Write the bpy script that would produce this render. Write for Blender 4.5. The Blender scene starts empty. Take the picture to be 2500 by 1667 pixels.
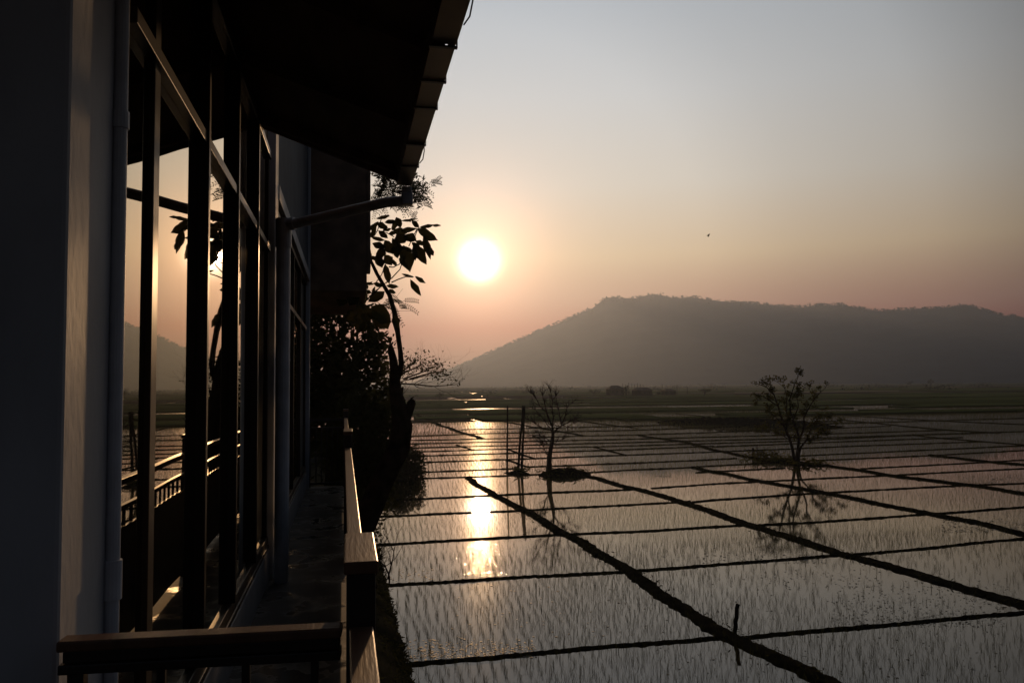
import bpy, math, random
import numpy as np
from mathutils import Vector, noise

# ------------------------------------------------------------------ camera
R = math.radians
scene = bpy.context.scene
FPX, CX, CY = 1944.0, 1250.0, 833.5
PITCH, ROLL = R(3.08), R(0.5)
YAW = math.atan(400 * math.cos(PITCH) / FPX)
EYE = np.array([0.0, 0.0, 5.5])
fw = np.array([math.sin(YAW) * math.cos(PITCH), math.cos(YAW) * math.cos(PITCH), math.sin(PITCH)])
rt = np.array([math.cos(YAW), -math.sin(YAW), 0.0])
up = np.cross(rt, fw)
r2 = math.cos(ROLL) * rt - math.sin(ROLL) * up
u2 = math.cos(ROLL) * up + math.sin(ROLL) * rt
cd = bpy.data.cameras.new("camera")
cam = bpy.data.objects.new("camera", cd)
scene.collection.objects.link(cam)
cd.sensor_width = 36.0
cd.lens = FPX / 2500 * 36.0
cd.clip_start, cd.clip_end = 0.05, 20000
from mathutils import Matrix
cam.matrix_world = Matrix(((r2[0], u2[0], -fw[0], EYE[0]), (r2[1], u2[1], -fw[1], EYE[1]),
                           (r2[2], u2[2], -fw[2], EYE[2]), (0, 0, 0, 1)))
scene.camera = cam


def ray(u, v):
    return fw + r2 * (u - CX) / FPX - u2 * (v - CY) / FPX


def on_ground(u, v, z=0.0):
    d = ray(u, v)
    return EYE + d * (z - EYE[2]) / d[2]


def on_y(u, v, y):
    d = ray(u, v)
    return EYE + d * y / d[1]


# ------------------------------------------------------------------ sky and sun
SUN_AZ, SUN_EL = R(9.29), R(8.86)
sun_dir = Vector((math.sin(SUN_AZ) * math.cos(SUN_EL), math.cos(SUN_AZ) * math.cos(SUN_EL), math.sin(SUN_EL)))
world = bpy.data.worlds.new("World")
scene.world = world
world.use_nodes = True
nt = world.node_tree
nt.nodes.clear()


def N(tree, typ, **kw):
    n = tree.nodes.new(typ)
    for k, v in kw.items():
        setattr(n, k, v)
    return n


def math_node(tree, op, a, b=None, c=None):
    n = tree.nodes.new("ShaderNodeMath")
    n.operation = op
    for i, x in enumerate((a, b, c)):
        if x is None:
            continue
        if isinstance(x, (int, float)):
            n.inputs[i].default_value = x
        else:
            tree.links.new(x, n.inputs[i])
    return n.outputs[0]


def ramp(tree, fac, stops, interp="LINEAR"):
    n = tree.nodes.new("ShaderNodeValToRGB")
    cr = n.color_ramp
    cr.interpolation = interp
    while len(cr.elements) < len(stops):
        cr.elements.new(0.5)
    for e, (p, c) in zip(cr.elements, stops):
        e.position = p
        if isinstance(c, (int, float)):
            c = (c, c, c)
        e.color = (*c, 1)
    tree.links.new(fac, n.inputs[0])
    return n.outputs[0]


def vmath(tree, op, a, b=None, scale=None):
    n = tree.nodes.new("ShaderNodeVectorMath")
    n.operation = op
    for i, x in enumerate((a, b)):
        if x is None:
            continue
        if isinstance(x, (tuple, list, Vector)):
            n.inputs[i].default_value = tuple(x)
        else:
            tree.links.new(x, n.inputs[i])
    if scale is not None:
        if isinstance(scale, (int, float)):
            n.inputs["Scale"].default_value = scale
        else:
            tree.links.new(scale, n.inputs["Scale"])
    return n


geo = N(nt, "ShaderNodeNewGeometry")
dirv = vmath(nt, "SCALE", geo.outputs["Incoming"], scale=-1.0).outputs[0]
dot = vmath(nt, "DOT_PRODUCT", dirv, sun_dir).outputs["Value"]
dotc = math_node(nt, "MINIMUM", math_node(nt, "MAXIMUM", dot, -1.0), 1.0)
theta = math_node(nt, "MULTIPLY", math_node(nt, "ARCCOSINE", dotc), 180 / math.pi)
sep = N(nt, "ShaderNodeSeparateXYZ")
nt.links.new(dirv, sep.inputs[0])
elev = math_node(nt, "MULTIPLY", math_node(nt, "ARCSINE", sep.outputs[2]), 180 / math.pi)
e01 = math_node(nt, "DIVIDE", math_node(nt, "ADD", elev, 10.0), 100.0)      # -10..90 deg
e01.node.use_clamp = True
t01 = math_node(nt, "DIVIDE", theta, 180.0)
SKY_E = [(-10, (0.300, 0.190, 0.130)), (0, (0.009, 0.003, 0.001)), (4, (0.268, 0.008, 0.001)), (9, (0.675, 0.497, 0.303)), (14, (0.660, 0.611, 0.530)), (20, (0.603, 0.617, 0.618)), (27, (0.498, 0.548, 0.599)), (40, (0.410, 0.440, 0.470)), (90, (0.180, 0.210, 0.260))]
base = ramp(nt, e01, [((e + 10) / 100, c) for e, c in SKY_E])
SKY_T = [(0, (1.000, 1.000, 1.000)), (10, (1.000, 1.000, 1.000)), (16, (0.997, 0.997, 0.997)), (22, (0.826, 0.826, 0.826)), (30, (0.686, 0.686, 0.686)), (38, (0.328, 0.328, 0.328)), (50, (0.160, 0.170, 0.190)), (70, (0.090, 0.102, 0.122)), (100, (0.064, 0.078, 0.105)), (180, (0.056, 0.077, 0.115))]
fall = ramp(nt, t01, [(t / 180, c) for t, c in SKY_T])
body = vmath(nt, "MULTIPLY", base, fall).outputs[0]


def aureole(width, col, power=1.0):
    x = math_node(nt, "POWER", math_node(nt, "DIVIDE", theta, width), power)
    g = math_node(nt, "EXPONENT", math_node(nt, "MULTIPLY", x, -1.0))
    return vmath(nt, "SCALE", col, scale=g).outputs[0]


aur = vmath(nt, "ADD", aureole(0.92, (9.000, 8.000, 6.200), 2), aureole(3.1, (1.802, 0.941, 0.562), 1.3)).outputs[0]
aur = vmath(nt, "ADD", aur, aureole(7, (0.021, 0.004, 0.001), 1.3)).outputs[0]
skysum = vmath(nt, "ADD", body, aur).outputs[0]
nish = N(nt, "ShaderNodeTexSky", sky_type="NISHITA", sun_disc=False, sun_elevation=SUN_EL, sun_rotation=SUN_AZ,
         dust_density=4.0, air_density=1.0)
nsc = vmath(nt, "MULTIPLY", nish.outputs[0], (.012, .012, .014)).outputs[0]
tot = vmath(nt, "ADD", vmath(nt, "SCALE", skysum, scale=10.0).outputs[0], nsc).outputs[0]
bg = N(nt, "ShaderNodeBackground")
bg.inputs["Strength"].default_value = 0.1
nt.links.new(tot, bg.inputs["Color"])
wo = N(nt, "ShaderNodeOutputWorld")
nt.links.new(bg.outputs[0], wo.inputs["Surface"])
world.cycles.sampling_method = "MANUAL"
world.cycles.sample_map_resolution = 1024

sl = bpy.data.lights.new("sun", "SUN")
sl.energy = 1.5
sl.angle = R(1.2)
sl.color = (1.0, .59, .285)
so = bpy.data.objects.new("sun", sl)
scene.collection.objects.link(so)
so.rotation_euler = (-sun_dir).to_track_quat("-Z", "Y").to_euler()

scene.view_settings.view_transform = "Standard"
scene.view_settings.look = "None"
scene.view_settings.exposure = 0.0
scene.view_settings.gamma = 1.0
scene.view_settings.use_curve_mapping = False
scene.render.engine = "CYCLES"
scene.cycles.max_bounces = 6
scene.cycles.diffuse_bounces = 3
scene.cycles.glossy_bounces = 4
scene.cycles.transparent_max_bounces = 8
scene.cycles.volume_bounces = 0
scene.cycles.sample_clamp_indirect = 6.0
scene.cycles.caustics_reflective = False
scene.cycles.caustics_refractive = False

rng = random.Random(7)
nrg = np.random.default_rng(11)


# ------------------------------------------------------------------ materials
def material(name, col, rough=0.7, var=0.0, vscale=4.0, spec=0.3, bump=0.0, bscale=20.0, metallic=0.0, col2=None, stretch=None):
    m = bpy.data.materials.new(name)
    m.use_nodes = True
    t = m.node_tree
    p = t.nodes["Principled BSDF"]
    p.inputs["Base Color"].default_value = (*col, 1)
    p.inputs["Roughness"].default_value = rough
    p.inputs["Metallic"].default_value = metallic
    p.inputs["Specular IOR Level"].default_value = spec
    tc = N(t, "ShaderNodeTexCoord")
    vec = tc.outputs["Object"]
    if stretch:
        mp = N(t, "ShaderNodeMapping")
        mp.inputs["Scale"].default_value = stretch
        t.links.new(vec, mp.inputs[0])
        vec = mp.outputs[0]
    if var or col2:
        nz = N(t, "ShaderNodeTexNoise")
        nz.inputs["Scale"].default_value = vscale
        nz.inputs["Detail"].default_value = 6
        t.links.new(vec, nz.inputs["Vector"])
        c2 = col2 or tuple(c * (1 - var) for c in col)
        c1 = col if col2 else tuple(c * (1 + var) for c in col)
        o = ramp(t, nz.outputs["Fac"], [(.35, c2), (.65, c1)])
        t.links.new(o, p.inputs["Base Color"])
    if bump:
        nb = N(t, "ShaderNodeTexNoise")
        nb.inputs["Scale"].default_value = bscale
        nb.inputs["Detail"].default_value = 4
        t.links.new(vec, nb.inputs["Vector"])
        b = N(t, "ShaderNodeBump")
        b.inputs["Strength"].default_value = 1.0
        b.inputs["Distance"].default_value = bump
        t.links.new(nb.outputs["Fac"], b.inputs["Height"])
        t.links.new(b.outputs[0], p.inputs["Normal"])
    return m


def leaf_material(name, col, trans=0.25, var=.4):
    m = bpy.data.materials.new(name)
    m.use_nodes = True
    t = m.node_tree
    t.nodes.clear()
    tc = N(t, "ShaderNodeTexCoord")
    nz = N(t, "ShaderNodeTexNoise")
    nz.inputs["Scale"].default_value = 1.3
    t.links.new(tc.outputs["Object"], nz.inputs["Vector"])
    o = ramp(t, nz.outputs["Fac"], [(.35, tuple(c * (1 - var) for c in col)), (.65, tuple(c * (1 + var) for c in col))])
    d = N(t, "ShaderNodeBsdfDiffuse")
    tr = N(t, "ShaderNodeBsdfTranslucent")
    mx = N(t, "ShaderNodeMixShader")
    mx.inputs[0].default_value = trans
    t.links.new(o, d.inputs[0])
    t.links.new(o, tr.inputs[0])
    t.links.new(d.outputs[0], mx.inputs[1])
    t.links.new(tr.outputs[0], mx.inputs[2])
    out = N(t, "ShaderNodeOutputMaterial")
    t.links.new(mx.outputs[0], out.inputs["Surface"])
    return m


M = {}
M["paint"] = material("white_paint", (.50, .50, .51), .62, .16, 1.6, .2, .002, 24, stretch=(1.5, 1.5, .7))
M["paint_blue"] = material("grey_blue_paint", (.30, .33, .38), .6, .10, 1.2, .2, .002, 30)
M["tile"] = material("grey_tile", (.11, .12, .135), .85, .15, 2.0, .1)
M["pvc"] = material("grey_plastic_pipe", (.58, .60, .64), .42, .12, 6.0, .4)
M["dark_frame"] = material("dark_brown_frame", (.035, .024, .018), .40, .25, 8.0, .28, .0006, 60, stretch=(1, 1, .1))
M["wood"] = material("dark_roof_wood", (.19, .12, .08), .7, .35, 3.0, .2, .003, 12, stretch=(1, .2, 1))
M["interior"] = material("dark_room", (.02, .018, .016), .9)
M["gutter"] = material("painted_gutter", (.13, .088, .06), .5, .30, 2.0, .3, .002, 9)
M["sheet"] = material("roof_sheet", (.08, .065, .06), .85, .25, 1.2, .05)
M["outlet"] = material("pale_outlet", (.40, .38, .40), .5, .1, 8)
M["rail"] = material("brown_painted_rail", (.13, .066, .038), .36, .25, 5.0, .18, .0008, 40, stretch=(3, .3, 1))
M["rail_post"] = material("dark_railing_post", (.03, .02, .016), .4, .2, 5.0, .4)
M["iron"] = material("black_iron", (.018, .015, .014), .5, .2, 9, .4)
M["bark"] = material("dark_bark", (.030, .021, .015), .9, .4, 5, 0, .02, 9)
M["bark_far"] = material("grey_brown_bark", (.045, .032, .025), .9, .3, 3, 0)
M["leaf_big"] = leaf_material("large_leaf", (.045, .042, .016), .30)
M["leaf_dark"] = leaf_material("dark_leaf", (.042, .044, .018), .35)
M["leaf_olive"] = leaf_material("olive_leaf", (.075, .072, .022), .3)
M["leaf_far"] = leaf_material("far_leaf", (.045, .048, .03), .1)
M["rice"] = leaf_material("rice_blade", (.060, .065, .022), .3, .3)
M["mud"] = material("dark_mud", (.020, .017, .012), .95, .4, 2.5, 0, .02, 6)
M["mud_far"] = material("far_mud", (.06, .046, .038), .9, .35, .02, 0)
M["bank"] = material("bank_soil", (.030, .028, .018), .95, .4, 1.5, 0, .03, 5)
M["green_field"] = material("green_rice_field", (.085, .10, .040), .9, .35, .03, 0, stretch=(.4, 2, 1))
M["pale_field"] = material("young_rice_field", (.17, .16, .10), .9, .25, .03, 0, stretch=(.4, 2, 1))
M["hill"] = material("hill_forest", (.030, .036, .034), .95, .2, .012, 0)
M["earth"] = material("far_ground", (.075, .075, .05), .95, .4, .01, 0)
M["post"] = material("weathered_post", (.035, .027, .021), .9, .3, 6, 0, .004, 20)
M["concrete"] = material("dark_concrete", (.08, .075, .068), .9, .3, 2, .1)
M["house"] = material("house_wall", (.05, .042, .038), .9, .2, .5, 0)
M["bird"] = material("dark_feathers", (.02, .018, .016), .7)
M["weed"] = material("floating_weed", (.030, .028, .014), .5, .3, 3, .18)

# balcony floor: dull concrete with damp shiny patches
fl = material("balcony_concrete", (.15, .135, .12), .65, .3, 2.2, .3, .002, 12)
t = fl.node_tree
nz = N(t, "ShaderNodeTexNoise")
nz.inputs["Scale"].default_value = 3.5
nz.inputs["Detail"].default_value = 8
tc = N(t, "ShaderNodeTexCoord")
t.links.new(tc.outputs["Object"], nz.inputs["Vector"])
t.links.new(ramp(t, nz.outputs["Fac"], [(.50, .7), (.62, .13)]), t.nodes["Principled BSDF"].inputs["Roughness"])
M["floor"] = fl

# window glass: dark room behind, two reflecting surfaces, slightly wavy
m = bpy.data.materials.new("window_glass")
m.use_nodes = True
t = m.node_tree
t.nodes.clear()
tc = N(t, "ShaderNodeTexCoord")
mp = N(t, "ShaderNodeMapping")
mp.inputs["Scale"].default_value = (1, 1.3, .6)
t.links.new(tc.outputs["Object"], mp.inputs[0])
nz = N(t, "ShaderNodeTexNoise")
nz.inputs["Scale"].default_value = 1.0
nz.inputs["Detail"].default_value = 0
t.links.new(mp.outputs[0], nz.inputs["Vector"])
b = N(t, "ShaderNodeBump")
b.inputs["Strength"].default_value = 1.0
b.inputs["Distance"].default_value = .0016
t.links.new(nz.outputs["Fac"], b.inputs["Height"])
fr = N(t, "ShaderNodeFresnel")
fr.inputs["IOR"].default_value = 1.5
fac = math_node(t, "DIVIDE", math_node(t, "MULTIPLY", fr.outputs[0], 2.0), math_node(t, "ADD", fr.outputs[0], 1.0))
fac = math_node(t, "MULTIPLY_ADD", fac, .72, .25)
d = N(t, "ShaderNodeBsdfDiffuse")
d.inputs[0].default_value = (.006, .005, .005, 1)
g = N(t, "ShaderNodeBsdfGlossy")
g.inputs["Roughness"].default_value = .012
g.inputs["Color"].default_value = (1, .93, .78, 1)
t.links.new(b.outputs[0], g.inputs["Normal"])
mx = N(t, "ShaderNodeMixShader")
t.links.new(fac, mx.inputs[0])
t.links.new(d.outputs[0], mx.inputs[1])
t.links.new(g.outputs[0], mx.inputs[2])
out = N(t, "ShaderNodeOutputMaterial")
t.links.new(mx.outputs[0], out.inputs["Surface"])
M["glass"] = m

# paddy water: thin muddy water, almost still; one cell is ruffled
m = bpy.data.materials.new("paddy_water")
m.use_nodes = True
t = m.node_tree
p = t.nodes["Principled BSDF"]
p.inputs["Base Color"].default_value = (.026, .019, .010, 1)
# smooth water skin over a rough lobe, its gold tint painting in the low sun's sheen
p.inputs["IOR"].default_value = 1.33
p.inputs["Coat Weight"].default_value = 1.0
p.inputs["Coat IOR"].default_value = 1.33
p.inputs["Roughness"].default_value = .21
p.inputs["Specular IOR Level"].default_value = .0013
p.inputs["Specular Tint"].default_value = (1.0, .72, .38, 1)
geo = N(t, "ShaderNodeNewGeometry")
sp = N(t, "ShaderNodeSeparateXYZ")
t.links.new(geo.outputs["Position"], sp.inputs[0])


def sstep(x, a, bb):
    n = t.nodes.new("ShaderNodeMapRange")
    n.interpolation_type = "SMOOTHSTEP"
    n.inputs["From Min"].default_value = a
    n.inputs["From Max"].default_value = bb
    t.links.new(x, n.inputs["Value"])
    return n.outputs[0]


ruf = math_node(t, "MULTIPLY", math_node(t, "SUBTRACT", sstep(sp.outputs[1], 22.2, 23.2), sstep(sp.outputs[1], 27.6, 28.4)),
                math_node(t, "SUBTRACT", 1.0, sstep(sp.outputs[0], 7.6, 8.2)))
n0 = N(t, "ShaderNodeTexNoise")
n0.inputs["Scale"].default_value = 15.0
n0.inputs["Detail"].default_value = 4
t.links.new(geo.outputs["Position"], n0.inputs["Vector"])
spot = sstep(n0.outputs["Fac"], .575, .70)
far = sstep(sp.outputs[1], 75, 130)
amp = math_node(t, "ADD", .0005, math_node(t, "ADD", math_node(t, "MULTIPLY", ruf, math_node(t, "MULTIPLY", spot, .010)), math_node(t, "MULTIPLY", far, .003)))
n1 = N(t, "ShaderNodeTexNoise")
n1.inputs["Scale"].default_value = 9.0
n1.inputs["Detail"].default_value = 3
t.links.new(geo.outputs["Position"], n1.inputs["Vector"])
b = N(t, "ShaderNodeBump")
b.inputs["Strength"].default_value = 1.0
t.links.new(amp, b.inputs["Distance"])
t.links.new(n1.outputs["Fac"], b.inputs["Height"])
t.links.new(b.outputs[0], p.inputs["Coat Normal"])
t.links.new(math_node(t, "ADD", .008, math_node(t, "MULTIPLY", far, .10)), p.inputs["Coat Roughness"])
M["water"] = m


# ------------------------------------------------------------------ mesh helpers
class MB:
    def __init__(self):
        self.v, self.f = [], []

    def add(self, vs, fs):
        k = len(self.v)
        self.v += [tuple(x) for x in vs]
        self.f += [tuple(i + k for i in f) for f in fs]

    def box(self, x0, x1, y0, y1, z0, z1):
        self.hexa([(x0, y0, z0), (x1, y0, z0), (x1, y1, z0), (x0, y1, z0), (x0, y0, z1), (x1, y0, z1), (x1, y1, z1), (x0, y1, z1)])
        return self

    def hexa(self, c):
        self.add(c, [(0, 3, 2, 1), (4, 5, 6, 7), (0, 1, 5, 4), (1, 2, 6, 5), (2, 3, 7, 6), (3, 0, 4, 7)])
        return self

    def beam(self, a, b, w, h):
        """a bar from a to b, w wide horizontally, h high, a and b on the top centre line"""
        a, b = Vector(a), Vector(b)
        d = (b - a)
        s = Vector((d.y, -d.x, 0)).normalized() * w / 2
        dn = Vector((0, 0, -h))
        self.hexa([a - s + dn, a + s + dn, b + s + dn, b - s + dn, a - s, a + s, b + s, b - s])
        return self

    def tube(self, pts, rad, n=6, cap=True):
        pts = [Vector(p) for p in pts]
        if isinstance(rad, (int, float)):
            rad = [rad] * len(pts)
        k = len(self.v)
        ref = None
        for i, p in enumerate(pts):
            d = (pts[min(i + 1, len(pts) - 1)] - pts[max(i - 1, 0)])
            if d.length < 1e-9:
                d = Vector((0, 0, 1))
            d.normalize()
            if ref is None:
                ref = Vector((1, 0, 0)) if abs(d.x) < .8 else Vector((0, 1, 0))
            s = (ref - d * ref.dot(d)).normalized()
            ref = s
            w = d.cross(s)
            for j in range(n):
                a = 2 * math.pi * j / n
                self.v.append(tuple(p + (s * math.cos(a) + w * math.sin(a)) * rad[i]))
        for i in range(len(pts) - 1):
            for j in range(n):
                a, b = k + i * n + j, k + i * n + (j + 1) % n
                self.f.append((a, b, b + n, a + n))
        if cap:
            self.f.append(tuple(k + j for j in range(n))[::-1])
            self.f.append(tuple(k + (len(pts) - 1) * n + j for j in range(n)))
        return self

    def big_leaf(self, p0, p1, w, nrm, sag=.12, fold=.25, r=None):
        """a broad leaf with a midrib fold, a curved blade and a drawn-out tip"""
        p0, p1, nrm = Vector(p0), Vector(p1), Vector(nrm)
        d = p1 - p0
        L = d.length
        d.normalize()
        s = d.cross(nrm).normalized()
        n = s.cross(d).normalized()
        prof = [(0, .03), (.06, .22), (.14, .52), (.24, .79), (.35, .94), (.46, 1.0), (.57, .96), (.68, .83), (.78, .62), (.87, .37), (.94, .16), (1, .02)]
        ph = r.uniform(0, 6.28) if r else 0
        vs, fs = [], []
        for t_, ww in prof:
            c = p0 + d * (L * t_) + n * (-sag * L * (4 * t_ * (1 - t_)))
            h = ww * w / 2
            jl = 1 + .10 * math.sin(t_ * 13 + ph) + (r.uniform(-.05, .05) if r else 0)
            jr = 1 + .10 * math.sin(t_ * 11 + ph * 2) + (r.uniform(-.05, .05) if r else 0)
            vs += [c - s * h * jl + n * fold * h, c, c + s * h * jr + n * fold * h]
        for i in range(len(prof) - 1):
            k = i * 3
            fs += [(k, k + 1, k + 4, k + 3), (k + 1, k + 2, k + 5, k + 4)]
        self.add(vs, fs)

    def build(self, name, mat, parent=None, smooth=False, bevel=0.0):  # link as one mesh object
        me = bpy.data.meshes.new(name)
        me.from_pydata(self.v, [], self.f)
        me.materials.append(mat)
        if smooth:
            me.polygons.foreach_set("use_smooth", [True] * len(me.polygons))
        o = bpy.data.objects.new(name, me)
        scene.collection.objects.link(o)
        if parent:
            o.parent = parent
            o.matrix_parent_inverse = parent.matrix_world.inverted()
        if bevel:
            bm = o.modifiers.new("bevel", "BEVEL")
            bm.width = bevel
            bm.segments = 2
            bm.limit_method = "ANGLE"
        return o


def np_mesh(name, V, F, mat, parent=None):
    """V (n,3), F (m,k) all of one size"""
    me = bpy.data.meshes.new(name)
    k = F.shape[1]
    me.vertices.add(len(V))
    me.vertices.foreach_set("co", V.astype(np.float32).ravel())
    me.loops.add(F.size)
    me.loops.foreach_set("vertex_index", F.astype(np.int32).ravel())
    me.polygons.add(len(F))
    me.polygons.foreach_set("loop_start", np.arange(0, F.size, k, dtype=np.int32))
    me.update(calc_edges=True)
    me.materials.append(mat)
    o = bpy.data.objects.new(name, me)
    scene.collection.objects.link(o)
    if parent:
        o.parent = parent
        o.matrix_parent_inverse = parent.matrix_world.inverted()
    return o


def tag(o, label=None, cat=None, group=None, kind=None):
    for k, v in (("label", label), ("category", cat), ("group", group), ("kind", kind)):
        if v:
            o[k] = v
    return o


def thing(name, label, cat, loc=(0, 0, 0), group=None):
    o = bpy.data.objects.new(name, None)
    o.empty_display_size = .2
    scene.collection.objects.link(o)
    o.location = loc
    o.matrix_world = Matrix.Translation(loc)
    return tag(o, label, cat, group)


def leaf_quads(C, size, elong=2.0, droop=0.0, w=None):
    """rhombus leaves at centres C (n,3), random orientation; returns V, F"""
    n = len(C)
    d = nrg.normal(size=(n, 3))
    d[:, 2] = d[:, 2] * .7 - droop
    d /= np.linalg.norm(d, axis=1)[:, None]
    q = nrg.normal(size=(n, 3))
    s = np.cross(d, q)
    s /= np.linalg.norm(s, axis=1)[:, None] + 1e-9
    L = (size * nrg.uniform(.6, 1.4, n))[:, None]
    W = L / elong
    nn = np.cross(d, s)
    V = np.stack([C - d * L / 2, C + s * W / 2 + nn * W * .15, C + d * L / 2, C - s * W / 2 + nn * W * .15], 1).reshape(-1, 3)
    F = np.arange(4 * n).reshape(n, 4)
    return V, F


# ------------------------------------------------------------------ ground, water, hill
def sheet(name, x0, x1, y0, y1, z, mat):
    o = MB()
    o.add([(x0, y0, z), (x1, y0, z), (x1, y1, z), (x0, y1, z)], [(0, 1, 2, 3)])
    return tag(o.build(name, mat), kind="structure")


sheet("ground", -1650, 3350, -60, 3850, -.35, M["earth"])
sheet("water", -60, 900, -20, 700, 0.0, M["water"])

# hill: ridge profile read along the skyline, given depth and slopes
RIDGE = [(860, 942), (1000, 935), (1050, 920), (1096, 903), (1134, 887), (1191, 862), (1268, 827), (1332, 798), (1383, 779), (1415, 763), (1446, 750),
         (1472, 729), (1491, 724), (1548, 726), (1587, 718), (1612, 718), (1638, 725), (1689, 724), (1765, 734), (1829, 738), (1893, 744),
         (1957, 748), (1988, 744), (2046, 741), (2084, 747), (2116, 753), (2148, 757), (2180, 755), (2244, 751), (2307, 749), (2346, 744),
         (2371, 746), (2403, 757), (2448, 768), (2500, 773), (2580, 788), (2700, 800), (2900, 830), (3200, 880)]
RD = 3000.0
hp = []
for u, v in RIDGE:
    d = ray(u, v)
    d = d / math.hypot(d[0], d[1])
    hp.append((math.atan2(d[0], d[1]), EYE[2] + d[2] * RD))
haz = np.array([a for a, _ in hp])
hz = np.array([max(z, 0) for _, z in hp])
NA, NR = 520, 60
az = np.linspace(haz[0], haz[-1], NA)
rr = np.linspace(1750, 3700, NR)
prof = np.interp(az, haz, hz)
V = np.zeros((NA, NR, 3))
for i in range(NA):
    for j in range(NR):
        r = rr[j]
        x, y = math.sin(az[i]) * r, math.cos(az[i]) * r
        if r < RD:
            tt = max(0, (r - 1850) / (RD - 1850))
            k = tt ** 1.25
        else:
            tt = max(0, 1 - (r - RD) / 680)
            k = tt ** .9
        nn = noise.fractal(Vector((x / 420, y / 420, 3.1)), 1.0, 2.0, 5)
        fine = noise.fractal(Vector((x / 60, y / 60, 9.1)), 1.0, 2.0, 3)
        h = prof[i] * k * (1 + .09 * nn * (1 - k ** 6)) + fine * 2.0 * min(1, prof[i] / 30) * min(1, k * 3)
        V[i, j] = (x, y, h - .8 if k > 0 else -2)
idx = np.arange(NA * NR).reshape(NA, NR)
F = np.stack([idx[:-1, :-1], idx[1:, :-1], idx[1:, 1:], idx[:-1, 1:]], -1).reshape(-1, 4)
hill = np_mesh("hill", V.reshape(-1, 3), F, M["hill"])
hill.data.polygons.foreach_set("use_smooth", [True] * len(hill.data.polygons))
tag(hill, kind="structure")

# scrubby trees along the ridge and flanks of the hill: a far wood
tv, tf = MB(), None
C = []
for _ in range(1900):
    a = rng.uniform(haz[2], haz[-3])
    pz = float(np.interp(a, haz, hz))
    if pz < 12:
        continue
    r = RD + rng.gauss(0, 30)
    if rng.random() < .5 and noise.noise(Vector((a * 60, 0, 0))) < -.05:
        continue
    k = max(0, (r - 1850) / (RD - 1850)) ** 1.25 if r < RD else max(0, 1 - (r - RD) / 680) ** .9
    s = rng.uniform(2.0, 6.5) * (1 + .8 * max(0, noise.noise(Vector((a * 45, 2, 0)))))
    for q in range(9):
        C.append((math.sin(a) * r + rng.gauss(0, s * .5), math.cos(a) * r + rng.gauss(0, s * .5),
                  pz * k - 1 + s * .55 + rng.gauss(0, s * .3), s))
C = np.array(C)
V, F = leaf_quads(C[:, :3], C[:, 3] * .9, 1.3)
tag(np_mesh("treeline", V, F, M["leaf_far"]), kind="stuff")

# the distant field mosaic
far_rng = random.Random(21)
FM = {"green": MB(), "mud": MB(), "pale": MB()}
y = 112.0
row = 0
while y < 1700:
    dy = y * far_rng.uniform(.035, .085)
    x = -.25 * y - 20
    x += far_rng.uniform(0, 20)
    while x < 1.05 * y:
        wx = far_rng.choice([1.5, 2.5, 4, 6]) * dy * far_rng.uniform(.8, 1.4)
        n_ = noise.noise(Vector((x / 160, y / 120, 4.4)))
        pw = .52 if y < 140 else .30 if y < 210 else .10 if y < 320 else .05
        if x < .30 * y:
            pw_ = .1 if 126 < y < 196 else .35 if 196 <= y < 225 else .04 if y >= 225 else pw
        else:
            pw_ = pw
        q = far_rng.random()
        key = None
        if q > pw_:
            if 265 < y < 345 and x < .28 * y:
                key = "mud"
            else:
                key = "green" if n_ > .02 else far_rng.choice(["mud", "mud", "pale", "pale", "green"])
        if key:
            g_ = .35 + .0012 * y
            zz = .02 + far_rng.uniform(0, .05) + .25 * (key == "green")
            sk = dy * .12
            FM[key].box(x + g_, x + wx - g_, y + g_, y + dy - g_, -.05, zz)
        x += wx
    y += dy
for k, nm in (("green", "green_rice_field"), ("mud", "muddy_field"), ("pale", "young_rice_field")):
    tag(FM[k].build("rice_field" if k != "mud" else "mud_field", M[{"green": "green_field", "mud": "mud_far", "pale": "pale_field"}[k]]), kind="structure")

# low hedges and scrub strung across the far plain
C = []
for _ in range(150):
    yv = far_rng.uniform(420, 1600)
    xv = far_rng.uniform(-.15, .95) * yv
    ln, s = far_rng.uniform(4, 30), far_rng.uniform(.8, 2.6)
    for q in range(int(ln * 3)):
        C.append((xv + far_rng.uniform(0, ln), yv + far_rng.gauss(0, 1.5), abs(far_rng.gauss(0, s * .55)), s))
C = np.array(C)
V, F = leaf_quads(C[:, :3], C[:, 3] * .6, 1.3)
tag(np_mesh("undergrowth", V, F, M["leaf_far"]), kind="stuff")

# ------------------------------------------------------------------ earth bunds between the cells
def z7(x, y): return 950 + x / 3.137, 900 + y / 3.137
def z8(x, y): return 1750 + x / 2.851, 850 + y / 2.851


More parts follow.
